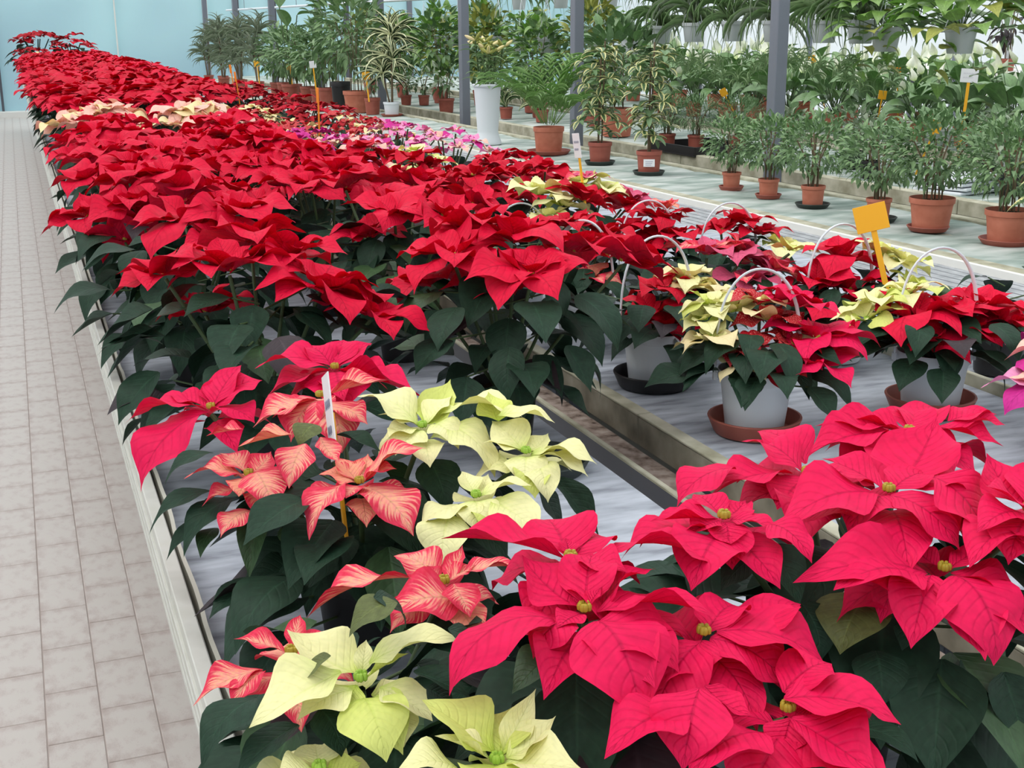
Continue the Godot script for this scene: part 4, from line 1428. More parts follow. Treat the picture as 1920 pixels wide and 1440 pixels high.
func bench_items() -> void:
	var t := plant_tag("white price card on a yellow stake, edge-on, in the mixed red and cream poinsettia", Vector3(0.328, 0.912, -1.438), 0.275, Vector2(0.052, 0.11), -1.62, 0.0, 0.41, "yellow_card", "white_card")
	t = plant_tag("blank square yellow tag tilted on its stake above the white handled pots", Vector3(1.866, 0.93, -2.42), 0.262, Vector2(0.074, 0.062), -0.6, -0.12, 0.27, "yellow_card", "yellow_card", false)
	t = plant_tag("white folded price card on a yellow stake in the cream poinsettia beyond the handles", Vector3(1.62, 1.0, -3.62), 0.27, Vector2(0.05, 0.075), -1.55, 0.1, 0.1, "yellow_card", "white_card")
	t = plant_tag("narrow orange tag standing among the pink poinsettias", Vector3(1.3, 0.98, -5.95), 0.34, Vector2(0.02, 0.07), -1.2, 0.05, -0.1, "orange", "orange", false)
	t = plant_tag("orange tag at the right edge of the far red block", Vector3(1.5, 0.98, -9.4), 0.3, Vector2(0.03, 0.07), -1.3, 0.05, 0.1, "orange", "orange", false)
	t = plant_tag("narrow orange tag farther back in the dark red file", Vector3(1.75, 0.98, -11.2), 0.3, Vector2(0.03, 0.07), -1.1, 0.05, 0.1, "orange", "orange", false)
	t = plant_tag("white card among the peach poinsettias by the aisle", Vector3(0.33, 1.0, -6.05), 0.22, Vector2(0.05, 0.07), -0.9, -0.5, 0.1, "white_card", "white_card", false)
	saucer(Vector3(0.835, 0.8, -2.06), 0.09, 0.028, "green_plastic", "empty dark grey saucer on the first bench near the gutter, behind the cream heads")
	# tall vase
	var v := thing("florist_vase", "tall white flared florist vase standing on the pale cloth bench", "vase", Vector3(3.0, 0.8, -8.37))
	part("vase_body", mesh_of(lathe([Vector2(0, 0), Vector2(0.093, 0), Vector2(0.094, 0.004), Vector2(0.09, 0.02), Vector2(0.076, 0.06), Vector2(0.072, 0.08), Vector2(0.0715, 0.085), Vector2(0.09, 0.36), Vector2(0.094, 0.392), Vector2(0.09, 0.396), Vector2(0.084, 0.38), Vector2(0.068, 0.1), Vector2(0, 0.1)], 40)), M.white_plastic, v)
	part("rolled_rim", mesh_of(lathe([Vector2(0.092, 0.385), Vector2(0.1, 0.384), Vector2(0.104, 0.39), Vector2(0.104, 0.397), Vector2(0.1, 0.402), Vector2(0.09, 0.402), Vector2(0.087, 0.395)], 40)), M.white_plastic, v)
	var l := thing("lily_bunch", "bunch of budding lilies with pale yellow buds in the tall white vase", "flowers", Vector3(3.0, 0.905, -8.37))
	var leaf := mesh_of(blade("lance", 6, 2, 0.8, 0.1))
	var bud := mesh_of(lathe([Vector2(0, 0), Vector2(0.008, 0.01), Vector2(0.012, 0.035), Vector2(0.01, 0.06), Vector2(0.004, 0.075), Vector2(0, 0.077)], 9))
	for i in 9:
		var az := i * 2.4
		var top := polar(az, 0, 0.11 * sqrt((i + 0.5) / 9.0)) + Vector3(0, rf(0.45, 0.62), 0)
		var st := rod("stem", polar(az, 0, 0.03), top, 0.004, M.stem, l)
		for k in 12:
			var f := lerpf(0.55, 1.0, k / 12.0)
			var a := polar(az, 0, 0.03).lerp(top, f)
			part("leaf", leaf, M.strap_leaf if k % 2 else M.shrub_leaf, l, span(a, a + polar(k * 2.4 + az, rf(-0.2, 0.5), rf(0.09, 0.14)), 0.022, rf(-0.3, 0.3)))
		for k in 3:
			var d := polar(k * 2.1 + az, rf(0.1, 0.8))
			part("bud", bud, M.yellow_leaf if k else M.ivory, l, span(top, top + d * 0.08, 0.08) * Transform3D(Basis(Vector3(0, 0, 1), -PI / 2).scaled(Vector3.ONE * 13.0), Vector3.ZERO))

# ---------------------------------------------------------------- foliage plants

func crown(b: Bag, n: int, c: Vector3, r: Vector3, shapes: Array, l: float, w: float, droop: float, hollow := 0.45) -> void:
	for i in n:
		var d := Vector3(rf(-1, 1), rf(-1, 1), rf(-1, 1))
		while d.length() > 1.0 or d.length() < 0.05: d = Vector3(rf(-1, 1), rf(-1, 1), rf(-1, 1))
		d = d.normalized()
		var p := c + d * r * pow(rf(hollow, 1.0), 0.7)
		var q := (d + Vector3(rf(-0.8, 0.8), rf(-0.4, 0.6) - droop, rf(-0.8, 0.8))).normalized()
		b.add(shapes[i % shapes.size()], span(p, p + q * l * rf(0.75, 1.2), w * rf(0.8, 1.2), rf(-0.5, 0.5)))

func shrub(pot: Array, hgt: float, r: float, n: int, l: float, w: float, m: String, shapes: Array, stems := 7) -> Node3D:   # pot: [top radius, base radius, height, material]
	var p := Node3D.new()
	p.name = "potted_shrub"
	pot_into(p, pot[0], pot[1], pot[2], pot[3])
	var c := Vector3(0, lerpf(pot[2], hgt, 0.57), 0)
	var s := Bag.new()
	for i in stems:
		var e := c + polar(i * 2.4, 0, r * 0.6 * sqrt((i + 0.5) / stems)) + Vector3(0, rf(-0.2, 0.6) * (hgt - c.y), 0)
		s.add(tube([polar(i * 2.4, 0, pot[0] * 0.4) + Vector3(0, pot[2] - 0.02, 0), (e + Vector3(0, pot[2], 0)) * Vector3(0.35, 0.5, 0.35), e], 0.0035, 5))
	stuff(part("stems", mesh_of(s.arrays()), M.wood_stem, p))
	for k in 2:
		var b := Bag.new()
		crown(b, n / 2, c, Vector3(r, hgt - c.y, r), shapes, l, w, 0.15)
		stuff(part("foliage", mesh_of(b.arrays()), M[m] if k == 0 else M.shrub_leaf_deep, p))
	return p

func tuft(b: Bag, n: int, at: Vector3, shapes: Array, l: float, w: float, lo: float, hi: float) -> void:
	for i in n:
		var f := (i + 0.5) / n
		var d := polar(i * 2.4 + rf(-0.2, 0.2), lerpf(lo, hi, f) + rf(-0.12, 0.12))
		b.add(shapes[i % shapes.size()], span(at + d * 0.01 + Vector3(0, 0.03 * f, 0), at + d * l * rf(0.8, 1.15), w, rf(-0.3, 0.3)))

func settle(p: Node3D, called: String, label: String, category: String, at: Vector3, group := "", turn := 0.0) -> Node3D:   # gives a freshly built plant its place and description
	p.name = numbered(called)
	add_child(p)
	p.position = at
	p.rotation.y = turn
	tag(p, label, category, group)
	return p

func base_pot(rt: float, rb: float, h: float, m: String) -> Node3D:
	var p := Node3D.new()
	pot_into(p, rt, rb, h, m)
	return p

func schefflera(h: float) -> Node3D:
	var p := base_pot(0.07, 0.056, 0.125, "brown_plastic")
	var leaflet := mesh_of(blade("paddle", 6, 2, 0.5, 0.15))
	rod("cane_stake", Vector3(0.01, 0.1, 0), Vector3(0.02, h + 0.03, 0.01), 0.005, M.wood_stem, p)
	rod("stem", Vector3(-0.012, 0.1, 0), Vector3(0.0, h * 0.9, 0), 0.006, M.wood_stem, p)
	for i in 30:
		var f := i / 30.0
		var a := Vector3(0, lerpf(0.16, h * 0.97, f), 0)
		var d := polar(i * 2.4, rf(0.0, 0.5))
		var e := a + d * rf(0.06, 0.13)
		var st := rod("stalk", a, e, 0.0018, M.stem, p)
		var q := Quaternion(Vector3.UP, (d * 0.7 + Vector3(rf(-0.3, 0.3), 0.9, rf(-0.3, 0.3))).normalized())
		for k in 7:
			var ld := q * polar(k * TAU / 7.0, -0.05)
			part("leaf", leaflet, M.patched_leaf if (k + i) % 3 else M.shrub_leaf_deep, p, span(e, e + ld * rf(0.065, 0.09), 0.03, rf(-0.2, 0.2)))
	return p

func palm() -> Node3D:
	var p := base_pot(0.098, 0.08, 0.165, "terracotta")
	var strap := blade("strap", 5, 2, 0.6, 0.25)
	for i in 22:
		var az := i * 2.4
		var el := lerpf(0.8, 1.45, fposmod(i * 0.37, 1.0))
		var b := Bag.new()
		var l := rf(0.4, 0.58)
		var pts := []
		for k in 12:
			var f := k / 11.0
			var e2 := el - f * f * 1.1
			pts.append((pts[k - 1] if k else polar(az, 0, 0.025) + Vector3(0, 0.15, 0)) + polar(az, e2, l / 11.0))
		b.add(tube(pts, 0.003, 5, 0.001))
		for k in range(3, 12):
			var d: Vector3 = (pts[k] - pts[k - 1]).normalized()
			var sd := d.cross(Vector3.UP).normalized()
			for s in [-1.0, 1.0]:
				var q: Vector3 = (d * 0.9 + sd * s * 0.75 + Vector3(0, -0.15, 0)).normalized()
				b.add(strap, span(pts[k], pts[k] + q * rf(0.1, 0.15) * (1.1 - 0.04 * k), 0.011, s * 0.3))
		part("frond", mesh_of(b.arrays()), M.palm_leaf, p)
	return p

func dragon_tree(h: float, m: String, pot_m: String, wide: float) -> Node3D:
	var p := base_pot(0.075, 0.06, 0.12, pot_m)
	var straps := [blade("strap", 7, 2, 0.9, 0.15), blade("strap", 7, 2, 1.5, 0.1), blade("strap", 7, 2, 0.4, 0.2)]
	for k in 3:
		var top := polar(k * 2.2, 0, 0.03 + 0.02 * k) + Vector3(0, h * [0.72, 0.5, 0.36][k], 0)
		rod("stem", polar(k * 2.2, 0, 0.015) + Vector3(0, 0.1, 0), top, 0.008, M.wood_stem, p)
		var b := Bag.new()
		tuft(b, 50, top, straps, h * 0.3, wide, -0.5, 1.3)
		stuff(part("leaves", mesh_of(b.arrays()), M[m], p))
	return p

func bird_plant() -> Node3D:    # big upright paddle leaves on long stalks
	var p := base_pot(0.1, 0.08, 0.17, "brown_plastic")
	var lm := mesh_of(blade("paddle", 10, 4, 0.5, 0.2))
	for q in [[0.2, 0.98, 0.32, 0.17, 1.1], [2.6, 0.9, 0.26, 0.14, -0.1], [4.2, 0.78, 0.24, 0.14, 0.7], [1.5, 0.7, 0.22, 0.13, -0.3], [5.4, 0.62, 0.2, 0.12, 0.3]]:
		var top := polar(q[0], 0, 0.1 + 0.1 * (1.0 - q[1])) + Vector3(0, q[1], 0)
		rod("stalk", Vector3(0, 0.15, 0), top, 0.006, M.stem, p)
		part("leaf", lm, M.lily_leaf, p, span(top, top + polar(q[0] + 0.4, q[4], q[2] * 1.15), q[3]))
	return p

func foliage_row() -> void:
	var g := "small potted shrubs in front on the pale cloth bench"
	var small := [blade("lance", 4, 2, 0.5, 0.15), blade("lance", 4, 2, 0.9, 0.1)]
	var protos := []
	for i in 3: protos.append(shrub([0.05, 0.04, 0.085, "terracotta"], 0.37, 0.155, 560, 0.04, 0.015, "shrub_leaf", small))
	for q in [["small shrub in a terracotta pot on a matching saucer, leftmost of the front row", 3.25, -5.53, 0, 0.95, "brown_plastic", ""], ["thin-stemmed small shrub in a terracotta pot in front of the broad steel post", 3.25, -5.19, 1, 1.0, "brown_plastic", ""],
		["small shrub in a terracotta pot on a dark green saucer", 3.26, -4.84, 2, 1.08, "green_plastic", ""], ["bushy small shrub in a terracotta pot on a dark saucer, by the rimmed pot", 3.27, -4.38, 0, 1.06, "green_plastic", ""]]:
		var s: float = q[4]
		saucer(Vector3(q[1], 0.798, q[2]), 0.062 * (1.25 if q[5] == "green_plastic" else 1.0), 0.02, q[5], ["brown saucer under the leftmost small shrub", "brown saucer under the thin-stemmed shrub by the post", "dark green saucer under the third small shrub", "dark saucer behind the yellow square tag"][["0", "1", "2", "3"].find(str([-5.53, -5.19, -4.84, -4.38].find(q[2])))], "saucers under the small shrubs")
		place(protos[q[3]], "potted_shrub", q[0], "plant", Vector3(q[1], 0.803, q[2]), rf(0, 6), s, g)
	var big := shrub([0.088, 0.068, 0.125, "terracotta"], 0.46, 0.2, 760, 0.044, 0.016, "shrub_leaf", small, 9)
	saucer(Vector3(3.3, 0.798, -4.1), 0.082, 0.02, "brown_plastic", "brown saucer under the large rimmed terracotta pot", "saucers under the small shrubs")
	place(big, "potted_shrub", "bushy shrub in a large rimmed terracotta pot right of the yellow tag", "plant", Vector3(3.31, 0.803, -4.1), 1.0, 1.0, g)
	saucer(Vector3(3.36, 0.798, -3.73), 0.1, 0.022, "brown_plastic", "pale-edged saucer under the shrub at the right edge", "saucers under the small shrubs")
	place(big, "potted_shrub", "dense shrub in a terracotta pot at the right edge of the picture", "plant", Vector3(3.36, 0.803, -3.73), 3.0, 0.98, g)
	# variegated umbrella plants, palm
	saucer(Vector3(3.15, 0.798, -6.86), 0.09, 0.024, "green_plastic", "dark green saucer under the left umbrella plant", "saucers under the umbrella plants")
	saucer(Vector3(3.17, 0.798, -6.27), 0.088, 0.024, "green_plastic", "dark green saucer under the pot with the white label", "saucers under the umbrella plants")
	settle(schefflera(0.66), "umbrella_plant", "yellow-variegated umbrella plant on a cane, left of the pot with the white label", "plant", Vector3(3.15, 0.803, -6.86), "variegated umbrella plants")
	var s2 := settle(schefflera(0.66), "umbrella_plant", "yellow-variegated umbrella plant whose brown pot has a white label", "plant", Vector3(3.17, 0.803, -6.27), "variegated umbrella plants", 0.7)
	var lab := part("paper_label", mesh_of(box(Vector3(-0.03, 0.045, 0.0655), Vector3(0.03, 0.085, 0.067), 0.0005)), M.white_card, s2, Transform3D(Basis(Vector3.UP, -0.45 - 0.7), Vector3.ZERO))
	lab.rotation.x = 0.0
	for k in 3: part("print_line", mesh_of(box(Vector3(-0.02, 0.053 + 0.009 * k, 0.067), Vector3(0.012 + 0.004 * k, 0.056 + 0.009 * k, 0.0675), 0.0002)), M.ink, lab)
	saucer(Vector3(3.12, 0.798, -7.57), 0.14, 0.026, "brown_plastic", "wide brown saucer under the potted palm")
	settle(palm(), "potted_palm", "feathery palm in a terracotta pot right of the tall white vase", "plant", Vector3(3.12, 0.803, -7.57))
	var dumb := base_pot(0.075, 0.06, 0.13, "grey_plastic")
	var dl := mesh_of(blade("leaf", 8, 4, 0.8, 0.15))
	for i in 12:
		var e := polar(i * 2.4, 0, 0.06) + Vector3(0, 0.16 + 0.012 * i, 0)
		rod("stalk", Vector3(0, 0.11, 0), e, 0.003, M.stem, dumb)
		part("leaf", dl, M.patched_leaf if i % 3 else M.shrub_leaf, dumb, span(e, e + polar(i * 2.4, rf(-0.4, 0.5), rf(0.14, 0.19)), 0.08, rf(-0.3, 0.3)))
	settle(dumb, "foliage_plant", "broad cream-patched leaves reaching in at the right edge before the last shrub", "plant", Vector3(3.36, 0.8, -3.42), "", 0.9)
	# the back row on the left
	var glossy := [blade("lance", 5, 2, 0.6, 0.15), blade("paddle", 5, 2, 0.4, 0.2)]
	settle(dragon_tree(0.92, "banded_leaf", "white_plastic", 0.026), "dragon_tree", "striped cream and green dragon tree in a white pot, front of the back row", "plant", Vector3(3.17, 0.803, -11.41), "", 0.6)
	saucer(Vector3(3.17, 0.797, -11.41), 0.1, 0.02, "brown_plastic", "brown saucer under the white pot of the striped dragon tree")
	var bush := shrub([0.13, 0.1, 0.2, "terracotta"], 1.15, 0.3, 270, 0.12, 0.045, "shrub_leaf", glossy, 8)
	var tall := shrub([0.1, 0.08, 0.26, "black_plastic"], 1.2, 0.3, 270, 0.12, 0.045, "lily_leaf", glossy, 8)
	var mids := shrub([0.085, 0.068, 0.15, "brown_plastic"], 0.74, 0.22, 190, 0.11, 0.04, "shrub_leaf", glossy, 6)
	var thin := shrub([0.075, 0.06, 0.15, "brown_plastic"], 0.62, 0.12, 90, 0.08, 0.026, "grey_leaf", small, 3)
	g = "potted foliage plants of the back row"
	place(thin, "foliage_plant", "thin-stemmed plant in a brown pot left of the striped dragon tree", "plant", Vector3(3.06, 0.8, -11.66), 0.0, 1.0, g)
	place(bush, "foliage_plant", "tall glossy bush in a wide terracotta pot left of the thin-stemmed plant", "plant", Vector3(3.0, 0.8, -12.0), 1.0, 1.0, g)
	place(tall, "foliage_plant", "tall glossy bush in a black pot", "plant", Vector3(3.0, 0.8, -12.62), 2.0, 1.0, g)
	var zs := [-13.35, -13.7, -14.13, -14.75, -15.23, -15.6]
	for i in 6:
		place(mids, "foliage_plant", "leafy green plant in a brown pot, %s to the left of the black pot" % nth(i), "plant", Vector3(3.03 - 0.02 * i, 0.8, zs[i]), i * 1.3, rf(0.95, 1.12) if i > 0 else 1.15, g)
	settle(bird_plant(), "paddle_leaf_plant", "plant with huge upright paddle leaves rising above the back row", "plant", Vector3(2.86, 0.8, -14.42), "", 2.4)
	var dt := dragon_tree(0.86, "grey_leaf", "brown_plastic", 0.01)
	var dg := dragon_tree(0.92, "grey_leaf", "brown_plastic", 0.009)
	for i in 6:
		place(dt if i % 2 else dg, "dragon_tree", ["spiky dark dragon tree, nearest of the spiky ones at left", "spiky grey-green dragon tree behind the nearest spiky one", "spiky dragon tree third from the right at far left", "spiky grey dragon tree fourth from the right at far left", "spiky dark dragon tree second from the film wall", "spiky grey dragon tree closest to the film wall at left"][i], "plant", Vector3(2.85 - 0.05 * (i / 2) - 0.12 * (i % 2), 0.8, -16.4 - 0.55 * i), i * 1.1, rf(0.95, 1.1), "spiky dragon trees at far left")
	g = "yellow tags in the back row"
	var k := 0
	for q in [["square yellow tag among the spiky dragon trees", 2.78, -15.9, "yellow_card"], ["yellow tag in the brown pots left of the white card", 2.9, -14.5, "yellow_card"], ["white card on a stake in front of the tall glossy bushes", 2.86, -13.1, "white_card"], ["yellow tag in the thin-stemmed plant left of the striped dragon tree", 3.0, -11.55, "yellow_card"]]:
		plant_tag(q[0], Vector3(q[1], 0.92, q[2]), 0.33 if k == 2 else 0.27, Vector2(0.07, 0.07), -0.4, -0.1, 0.1, "yellow_card", q[3], false, g)
		k += 1
	for o in protos + [big, bush, tall, mids, thin, dt, dg]: o.free()

func peace_lily(single: bool, hgt: float) -> Node3D:
	var p := base_pot(0.08, 0.062, 0.13, "terracotta")
	p.name = "peace_lily"
	var la := blade("lance", 7, 2, 1.1, 0.15)
	var lm := mesh_of(la)
	var sp := blade("heart", 5, 2, -0.5, 0.5)
	var sm := mesh_of(sp)
	var b := Bag.new()
	for i in 26:
		var az := i * 2.4
		var f := i / 26.0
		var el := lerpf(0.35, 1.35, f)
		var st := polar(az, el, hgt * rf(0.4, 0.6)) * Vector3(0.8, 1, 0.8) + Vector3(0, 0.12, 0)
		var l := rf(0.18, 0.26)
		var t := span(st, st + polar(az, el - rf(0.1, 1.1), l), l * 0.45, rf(-0.7, 0.7))
		if single:
			rod("stalk", Vector3(0, 0.12, 0), st, 0.003, M.stem, p)
			part("leaf", lm, M.lily_leaf if i % 3 else M.shrub_leaf_deep, p, t)
		else:
			b.add(la, t)
			b.add(tube([Vector3(0, 0.12, 0), st], 0.003, 4))
	if not single: stuff(part("leaves", mesh_of(b.arrays()), M.lily_leaf, p))
	for i in 8:
		var top := polar(i * 2.4 + 1.0, 0, rf(0.06, 0.25)) + Vector3(0, hgt * rf(0.8, 1.25), 0)
		rod("flower_stalk", Vector3(0, 0.12, 0), top, 0.002, M.stem, p)
		var h := part("spathe", sm, M.spathe, p, span(top, top + polar(i * 1.7, 1.15, rf(0.1, 0.13)), 0.06, 0.0, Vector3(-0.9, 0.1, 0.45).rotated(Vector3.UP, rf(-0.7, 0.7))))
	return p

func spider_plant(pot: Array, n: int, l: float, m: String, hanging: bool) -> Node3D:
	var p := base_pot(pot[0], pot[1], pot[2], pot[3])
	p.name = "spider_plant"
	var st := [blade("strap", 8, 2, 1.7, 0.2), blade("strap", 8, 2, 2.3, 0.15), blade("strap", 8, 2, 1.1, 0.2)]
	for k in 2:
		var b := Bag.new()
		tuft(b, n / 2, Vector3(0, pot[2] - 0.01, 0), st, l, 0.009, -0.6 if hanging else -0.1, 1.2)
		stuff(part("leaves", mesh_of(b.arrays()), M[m] if k == 0 else M.strap_leaf, p))
	if hanging:
		var b := Bag.new()
		for i in 7:   # runners with plantlets
			var az := i * 2.4
			var pts := []
			for q in 8:
				var f := q / 7.0
				pts.append(polar(az, 0, pot[0] * 0.7 + 0.16 * f) + Vector3(0, pot[2] + 0.05 * sin(f * PI) - f * f * rf(0.22, 0.4), 0))
			b.add(tube(pts, 0.0015, 4))
			tuft(b, 9, pts[7], st, 0.1, 0.009, -0.6, 0.7)
		stuff(part("runners", mesh_of(b.arrays()), M.strap_leaf, p))
	return p

func rear_plants() -> void:
	# wide bench behind the posts
	var small := [blade("lance", 4, 2, 0.5, 0.15), blade("lance", 4, 2, 0.9, 0.1)]
	var wide := [blade("leaf", 5, 2, 0.5, 0.15), blade("heart", 5, 2, 0.7, 0.1)]
	var needles := [blade("strap", 3, 1, 0.6, 0.0)]
	var rub := shrub([0.13, 0.1, 0.2, "terracotta"], 0.8, 0.26, 260, 0.12, 0.06, "lily_leaf", wide, 5)
	settle(rub, "foliage_plant", "broad-leaved plant in a big terracotta pot behind the left umbrella plant", "plant", Vector3(4.07, 0.8, -8.58))
	var fern := shrub([0.055, 0.045, 0.09, "brown_plastic"], 0.33, 0.15, 900, 0.045, 0.005, "shrub_leaf_deep", needles, 9)
	var g := "dark feathery ferns left of the broad post"
	for q in [["dark feathery fern in a terracotta pot set in a black tray, left one", 3.9, -7.46], ["dark feathery fern in a terracotta pot set in a black tray, right one", 4.02, -7.3], ["dark feathery fern behind the two in the black tray", 4.22, -7.12]]:
		place(fern, "feathery_fern", q[0], "plant", Vector3(q[1], 0.815, q[2]), q[2], 1.0, g)
	var tr := thing("carry_tray", "black tray holding the dark feathery ferns", "tray", skew(4.1, 0.799, -7.35), SKEW)
	part("tray_base", mesh_of(box(Vector3(-0.16, 0, -0.2), Vector3(0.3, 0.006, 0.36), 0.002)), M.black_plastic, tr)
	for q in [[-0.16, -0.2, -0.15, 0.36], [0.29, -0.2, 0.3, 0.36], [-0.15, -0.2, 0.29, -0.19], [-0.15, 0.35, 0.29, 0.36]]: part("tray_side", mesh_of(box(Vector3(q[0], 0.006, q[1]), Vector3(q[2], 0.06, q[3]), 0.002)), M.black_plastic, tr)
	var sp := spider_plant([0.06, 0.048, 0.1, "brown_plastic"], 60, 0.2, "banded_leaf", false)
	g = "potted plants behind the vase and the posts"
	for q in [["striped spider plant in a terracotta pot just right of the tall vase", 3.97, -10.6], ["striped spider plant left of the palm, behind the vase", 4.1, -10.1], ["striped spider plant in a small pot behind the palm", 4.3, -9.5]]:
		place(sp, "spider_plant", q[0], "plant", Vector3(q[1], 0.8, q[2]), q[2], 1.0, g)
	var twig := shrub([0.06, 0.048, 0.1, "brown_plastic"], 0.36, 0.14, 70, 0.07, 0.03, "grey_leaf", wide, 4)
	for q in [["spindly grey-leaved plant in a small terracotta pot right of the striped dragon tree", 3.74, -12.9], ["spindly plant in a small terracotta pot, second right of the striped dragon tree", 3.9, -12.8], ["variegated plant drooping beside the left steel post", 3.75, -11.6]]:
		place(twig, "foliage_plant", q[0], "plant", Vector3(q[1], 0.8, q[2]), q[2], 1.0 if q[2] < -12 else 1.3, g)
	var ylw := shrub([0.085, 0.068, 0.15, "brown_plastic"], 0.95, 0.24, 300, 0.11, 0.055, "yellow_leaf", wide, 6)
	var vin := shrub([0.085, 0.068, 0.15, "brown_plastic"], 1.0, 0.25, 330, 0.11, 0.06, "pothos_leaf", wide, 6)
	g = "leafy plants massed behind the vase"
	for i in 11:
		var z := -16.2 + 0.62 * i
		place(ylw if i % 3 == 1 else vin, "foliage_plant", "leafy climbing plant massed behind the back row, %s from the far end" % nth(i), "plant", skew(4.75 - 0.2 * (i % 2), 0.8, z), i * 0.9, rf(0.85, 1.05), g)
	# low plants on the right
	var low := shrub([0.055, 0.045, 0.09, "black_plastic"], 0.3, 0.15, 200, 0.06, 0.022, "grey_leaf", small, 5)
	g = "low shrubs behind the small potted shrubs"
	for i in 6:
		place(low, "potted_shrub", "low grey-green shrub behind the front shrubs, %s from the left" % nth(i), "plant", skew([4.25, 4.4, 4.2, 4.6, 4.35, 4.75, 4.5][i], 0.8, -6.5 + 0.42 * i), i * 1.9, [1.0, 1.1, 1.0, 1.1, 1.15, 1.0, 1.1][i], g)
	var st := thing("tray_stack", "stack of flat white plastic trays behind the front shrubs", "trays", Vector3(4.25, 0.8, -5.05), 0.3)
	for i in 4: part("flat_tray", mesh_of(box(Vector3(-0.2, 0.02 * i, -0.14), Vector3(0.2, 0.02 * i + 0.014, 0.14), 0.004)), M.white_plastic, st, Transform3D(Basis(Vector3.UP, rf(-0.06, 0.06)), Vector3.ZERO))
	var gp := spider_plant([0.055, 0.045, 0.09, "grey_plastic"], 44, 0.2, "banded_leaf", false)
	settle(gp, "spider_plant", "cream-striped arching plant in a small grey pot below the white card", "plant", Vector3(5.1, 0.8, -5.75))
	plant_tag("white price card on a tall yellow stake at the right among the peace lilies", Vector3(5.25, 0.8, -6.3), 0.52, Vector2(0.1, 0.08), -0.7, -0.1, -0.05, "yellow_card", "white_card")
	# peace lilies
	g = "white-flowered peace lilies on the rear bench"
	var ones := [peace_lily(true, 0.42), peace_lily(true, 0.42)]
	var many := [peace_lily(false, 0.42), peace_lily(false, 0.42)]
	for i in 13:
		place(ones[i % 2], "peace_lily", "white-flowered peace lily in the front file of the rear bench, %s from the right" % nth(i), "plant", skew(5.85 + rf(-0.06, 0.06), 0.8, -5.0 - 0.47 * i), i * 2.1, rf(0.92, 1.12), g)
	for i in 17:
		place(many[i % 2], "peace_lily", "white-flowered peace lily in the back file of the rear bench, %s from the right" % nth(i), "plant", skew(6.5 + rf(-0.1, 0.1), 0.8, -5.0 - 0.5 * i), i * 2.1, rf(1.0, 1.2), g)
	var k := 0
	for q in [["yellow tag in front of the broad post", 5.3, 0.98, -8.9], ["yellow tag just right of the broad post, high in the lilies", 6.3, 1.2, -9.2], ["orange tag in the peace lilies below the first hanging pothos", 6.1, 1.12, -8.0], ["yellow tag low in the peace lilies, left of the white card", 5.6, 0.98, -7.6], ["yellow tag behind the large rimmed pot", 4.4, 0.95, -5.6], ["yellow tag in the shrub behind the white trays", 4.2, 0.92, -4.5]]:
		plant_tag(q[0], Vector3(q[1], 0.81, q[3]), q[2] - 0.65, Vector2(0.055, 0.06), -0.6, 0.2, 0.5 - 0.2 * k, "yellow_card", "yellow_card" if k != 2 else "orange", false, "yellow tags among the lilies and shrubs")
		k += 1
	# by the bright wall
	var pb := shrub([0.07, 0.055, 0.11, "brown_plastic"], 0.85, 0.2, 120, 0.13, 0.05, "purple_leaf", wide, 8)
	settle(pb, "foliage_plant", "dark purple-grey plant in a terracotta pot on the tall pale bench at upper right", "plant", Vector3(8.62, 1.14, -9.78))
	for o in [fern, sp, twig, ylw, vin, low] + ones + many: o.free()

# a hanging basket's three wires meet at a hook on the rail
func wires(p: Node3D, r: float, y: float, up: float) -> void:
	for i in 3: rod("wire", polar(i * TAU / 3.0 + 0.4, 0, r) + Vector3(0, y, 0), Vector3(0, up, 0), 0.0028, M.white_plastic, p)
	part("hook", mesh_of(tube([Vector3(0, up, 0), Vector3(0.012, up + 0.015, 0), Vector3(0, up + 0.03, 0), Vector3(-0.012, up + 0.02, 0)], 0.003, 6)), M.white_plastic, p)

func pothos(n: int, l: float, trail: int, spread := 0.3) -> Node3D:
	var p := base_pot(0.085, 0.062, 0.13, "grey_plastic")
	p.name = "hanging_pothos"
	var hm := [mesh_of(blade("heart", 7, 4, 0.6, 0.18)), mesh_of(blade("heart", 7, 4, 1.0, 0.1))]
	for i in n:
		var az := i * 2.4
		var f := (i + 0.5) / n
		var e := polar(az, 0, lerpf(0.05, spread, sqrt(f))) + Vector3(0, 0.15 + 0.2 * (1.0 - f) + rf(-0.05, 0.05) - 0.03 * f, 0)
		if i % 3 == 0: rod("stalk", Vector3(0, 0.11, 0), e, 0.0025, M.stem, p)
		part("leaf", hm[i % 2], M.pothos_leaf if i % 4 else M.yellow_leaf if i % 8 == 0 else M.lily_leaf, p, span(e, e + polar(az + rf(-0.4, 0.4), rf(-0.6, 0.2), l * rf(0.8, 1.15)), l * 0.72, rf(-0.3, 0.3)))
	for i in trail:
		var az := i * 2.1 + 2.0
		var x := polar(az, 0, 0.1 + 0.03 * i) + Vector3(0, 0.13, 0)
		for k in 9:
			var e := x + Vector3(rf(-0.03, 0.03), -0.035 * k, rf(-0.03, 0.03))
			part("leaf", hm[k % 2], M.pothos_leaf if k % 3 else M.yellow_leaf, p, span(e, e + polar(rf(0, TAU), rf(-0.9, -0.1), l * 0.75), l * 0.5, rf(-0.3, 0.3)))
	return p

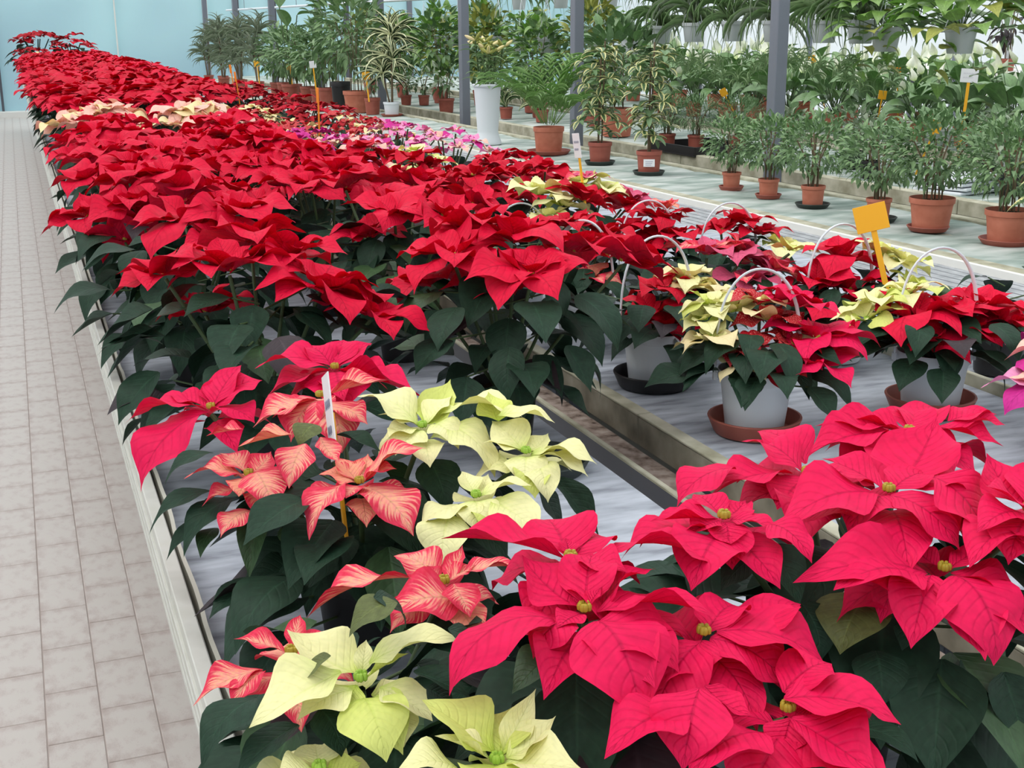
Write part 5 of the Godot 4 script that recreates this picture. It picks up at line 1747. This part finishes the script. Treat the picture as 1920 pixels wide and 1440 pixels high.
func hanging_plants() -> void:
	var g := "spider plants in hanging baskets"
	var sp := [spider_plant([0.085, 0.062, 0.13, "grey_plastic"], 90, 0.3, "strap_leaf", true), spider_plant([0.085, 0.062, 0.13, "grey_plastic"], 90, 0.3, "grey_leaf", true)]
	for s in sp: wires(s, 0.08, 0.125, 0.36)
	var i := 0
	for q in [["arching spider plant in a hanging basket, leftmost above the ferns", 1.44, -8.75], ["arching spider plant in a hanging basket, second from the left", 1.46, -8.25], ["arching spider plant in a hanging grey basket just left of the broad post", 1.47, -7.7], ["arching spider plant behind the broad post", 1.47, -7.2], ["arching spider plant in a white hanging basket right of the broad post", 1.47, -6.66], ["spider plant with long runners left of the bright green pothos", 1.47, -6.3]]:
		var o := place(sp[i % 2], "spider_plant", q[0], "plant", Vector3(4.5, q[1], q[2]), i * 1.2, 1.0, g)
		i += 1
	g = "pothos in hanging pots"
	var a := pothos(60, 0.14, 2, 0.25)
	wires(a, 0.08, 0.125, 0.38)
	settle(a, "hanging_pothos", "bright green pothos in a white hanging pot, left of the larger one", "plant", Vector3(4.5, 1.43, -6.07), g)
	a = pothos(90, 0.15, 2, 0.3)
	wires(a, 0.08, 0.125, 0.38)
	settle(a, "hanging_pothos", "large bright green pothos in a white hanging pot at the upper right", "plant", Vector3(4.5, 1.43, -5.46), g, 1.0)
	g = "empty-looking hanging pots over the umbrella plants"
	for q in [["pale hanging pot with a sparse plant above the left umbrella plant", -9.85], ["pale hanging pot with a sparse plant above the labelled pot", -9.25]]:
		a = pothos(7, 0.1, 0, 0.1)
		wires(a, 0.08, 0.125, 0.42)
		settle(a, "hanging_pothos", q[0], "plant", Vector3(4.5, 1.36, q[1]), g)
	g = "trailing plants in hanging pots above the vase"
	var t := pothos(16, 0.11, 3, 0.2)
	wires(t, 0.08, 0.125, 0.46)
	for k in 7:
		place(t, "hanging_pothos", "trailing plant in a hanging pot on white wires above the vase, %s from the left" % nth(k), "plant", Vector3(4.35, 1.35, -14.2 + 0.6 * k), k * 1.3, 1.0, g)
	var dark := spider_plant([0.085, 0.062, 0.13, "grey_plastic"], 90, 0.34, "shrub_leaf_deep", true)
	wires(dark, 0.08, 0.125, 0.4)
	for k in 3:
		place(dark, "spider_plant", "dark hanging plant behind the white wires at top centre, %s from the left" % nth(k), "plant", Vector3(5.6, 1.75, -14.5 + 1.25 * k), k, 1.1, "dark hanging plants at top centre")
	for o in sp + [t, dark]: o.free()
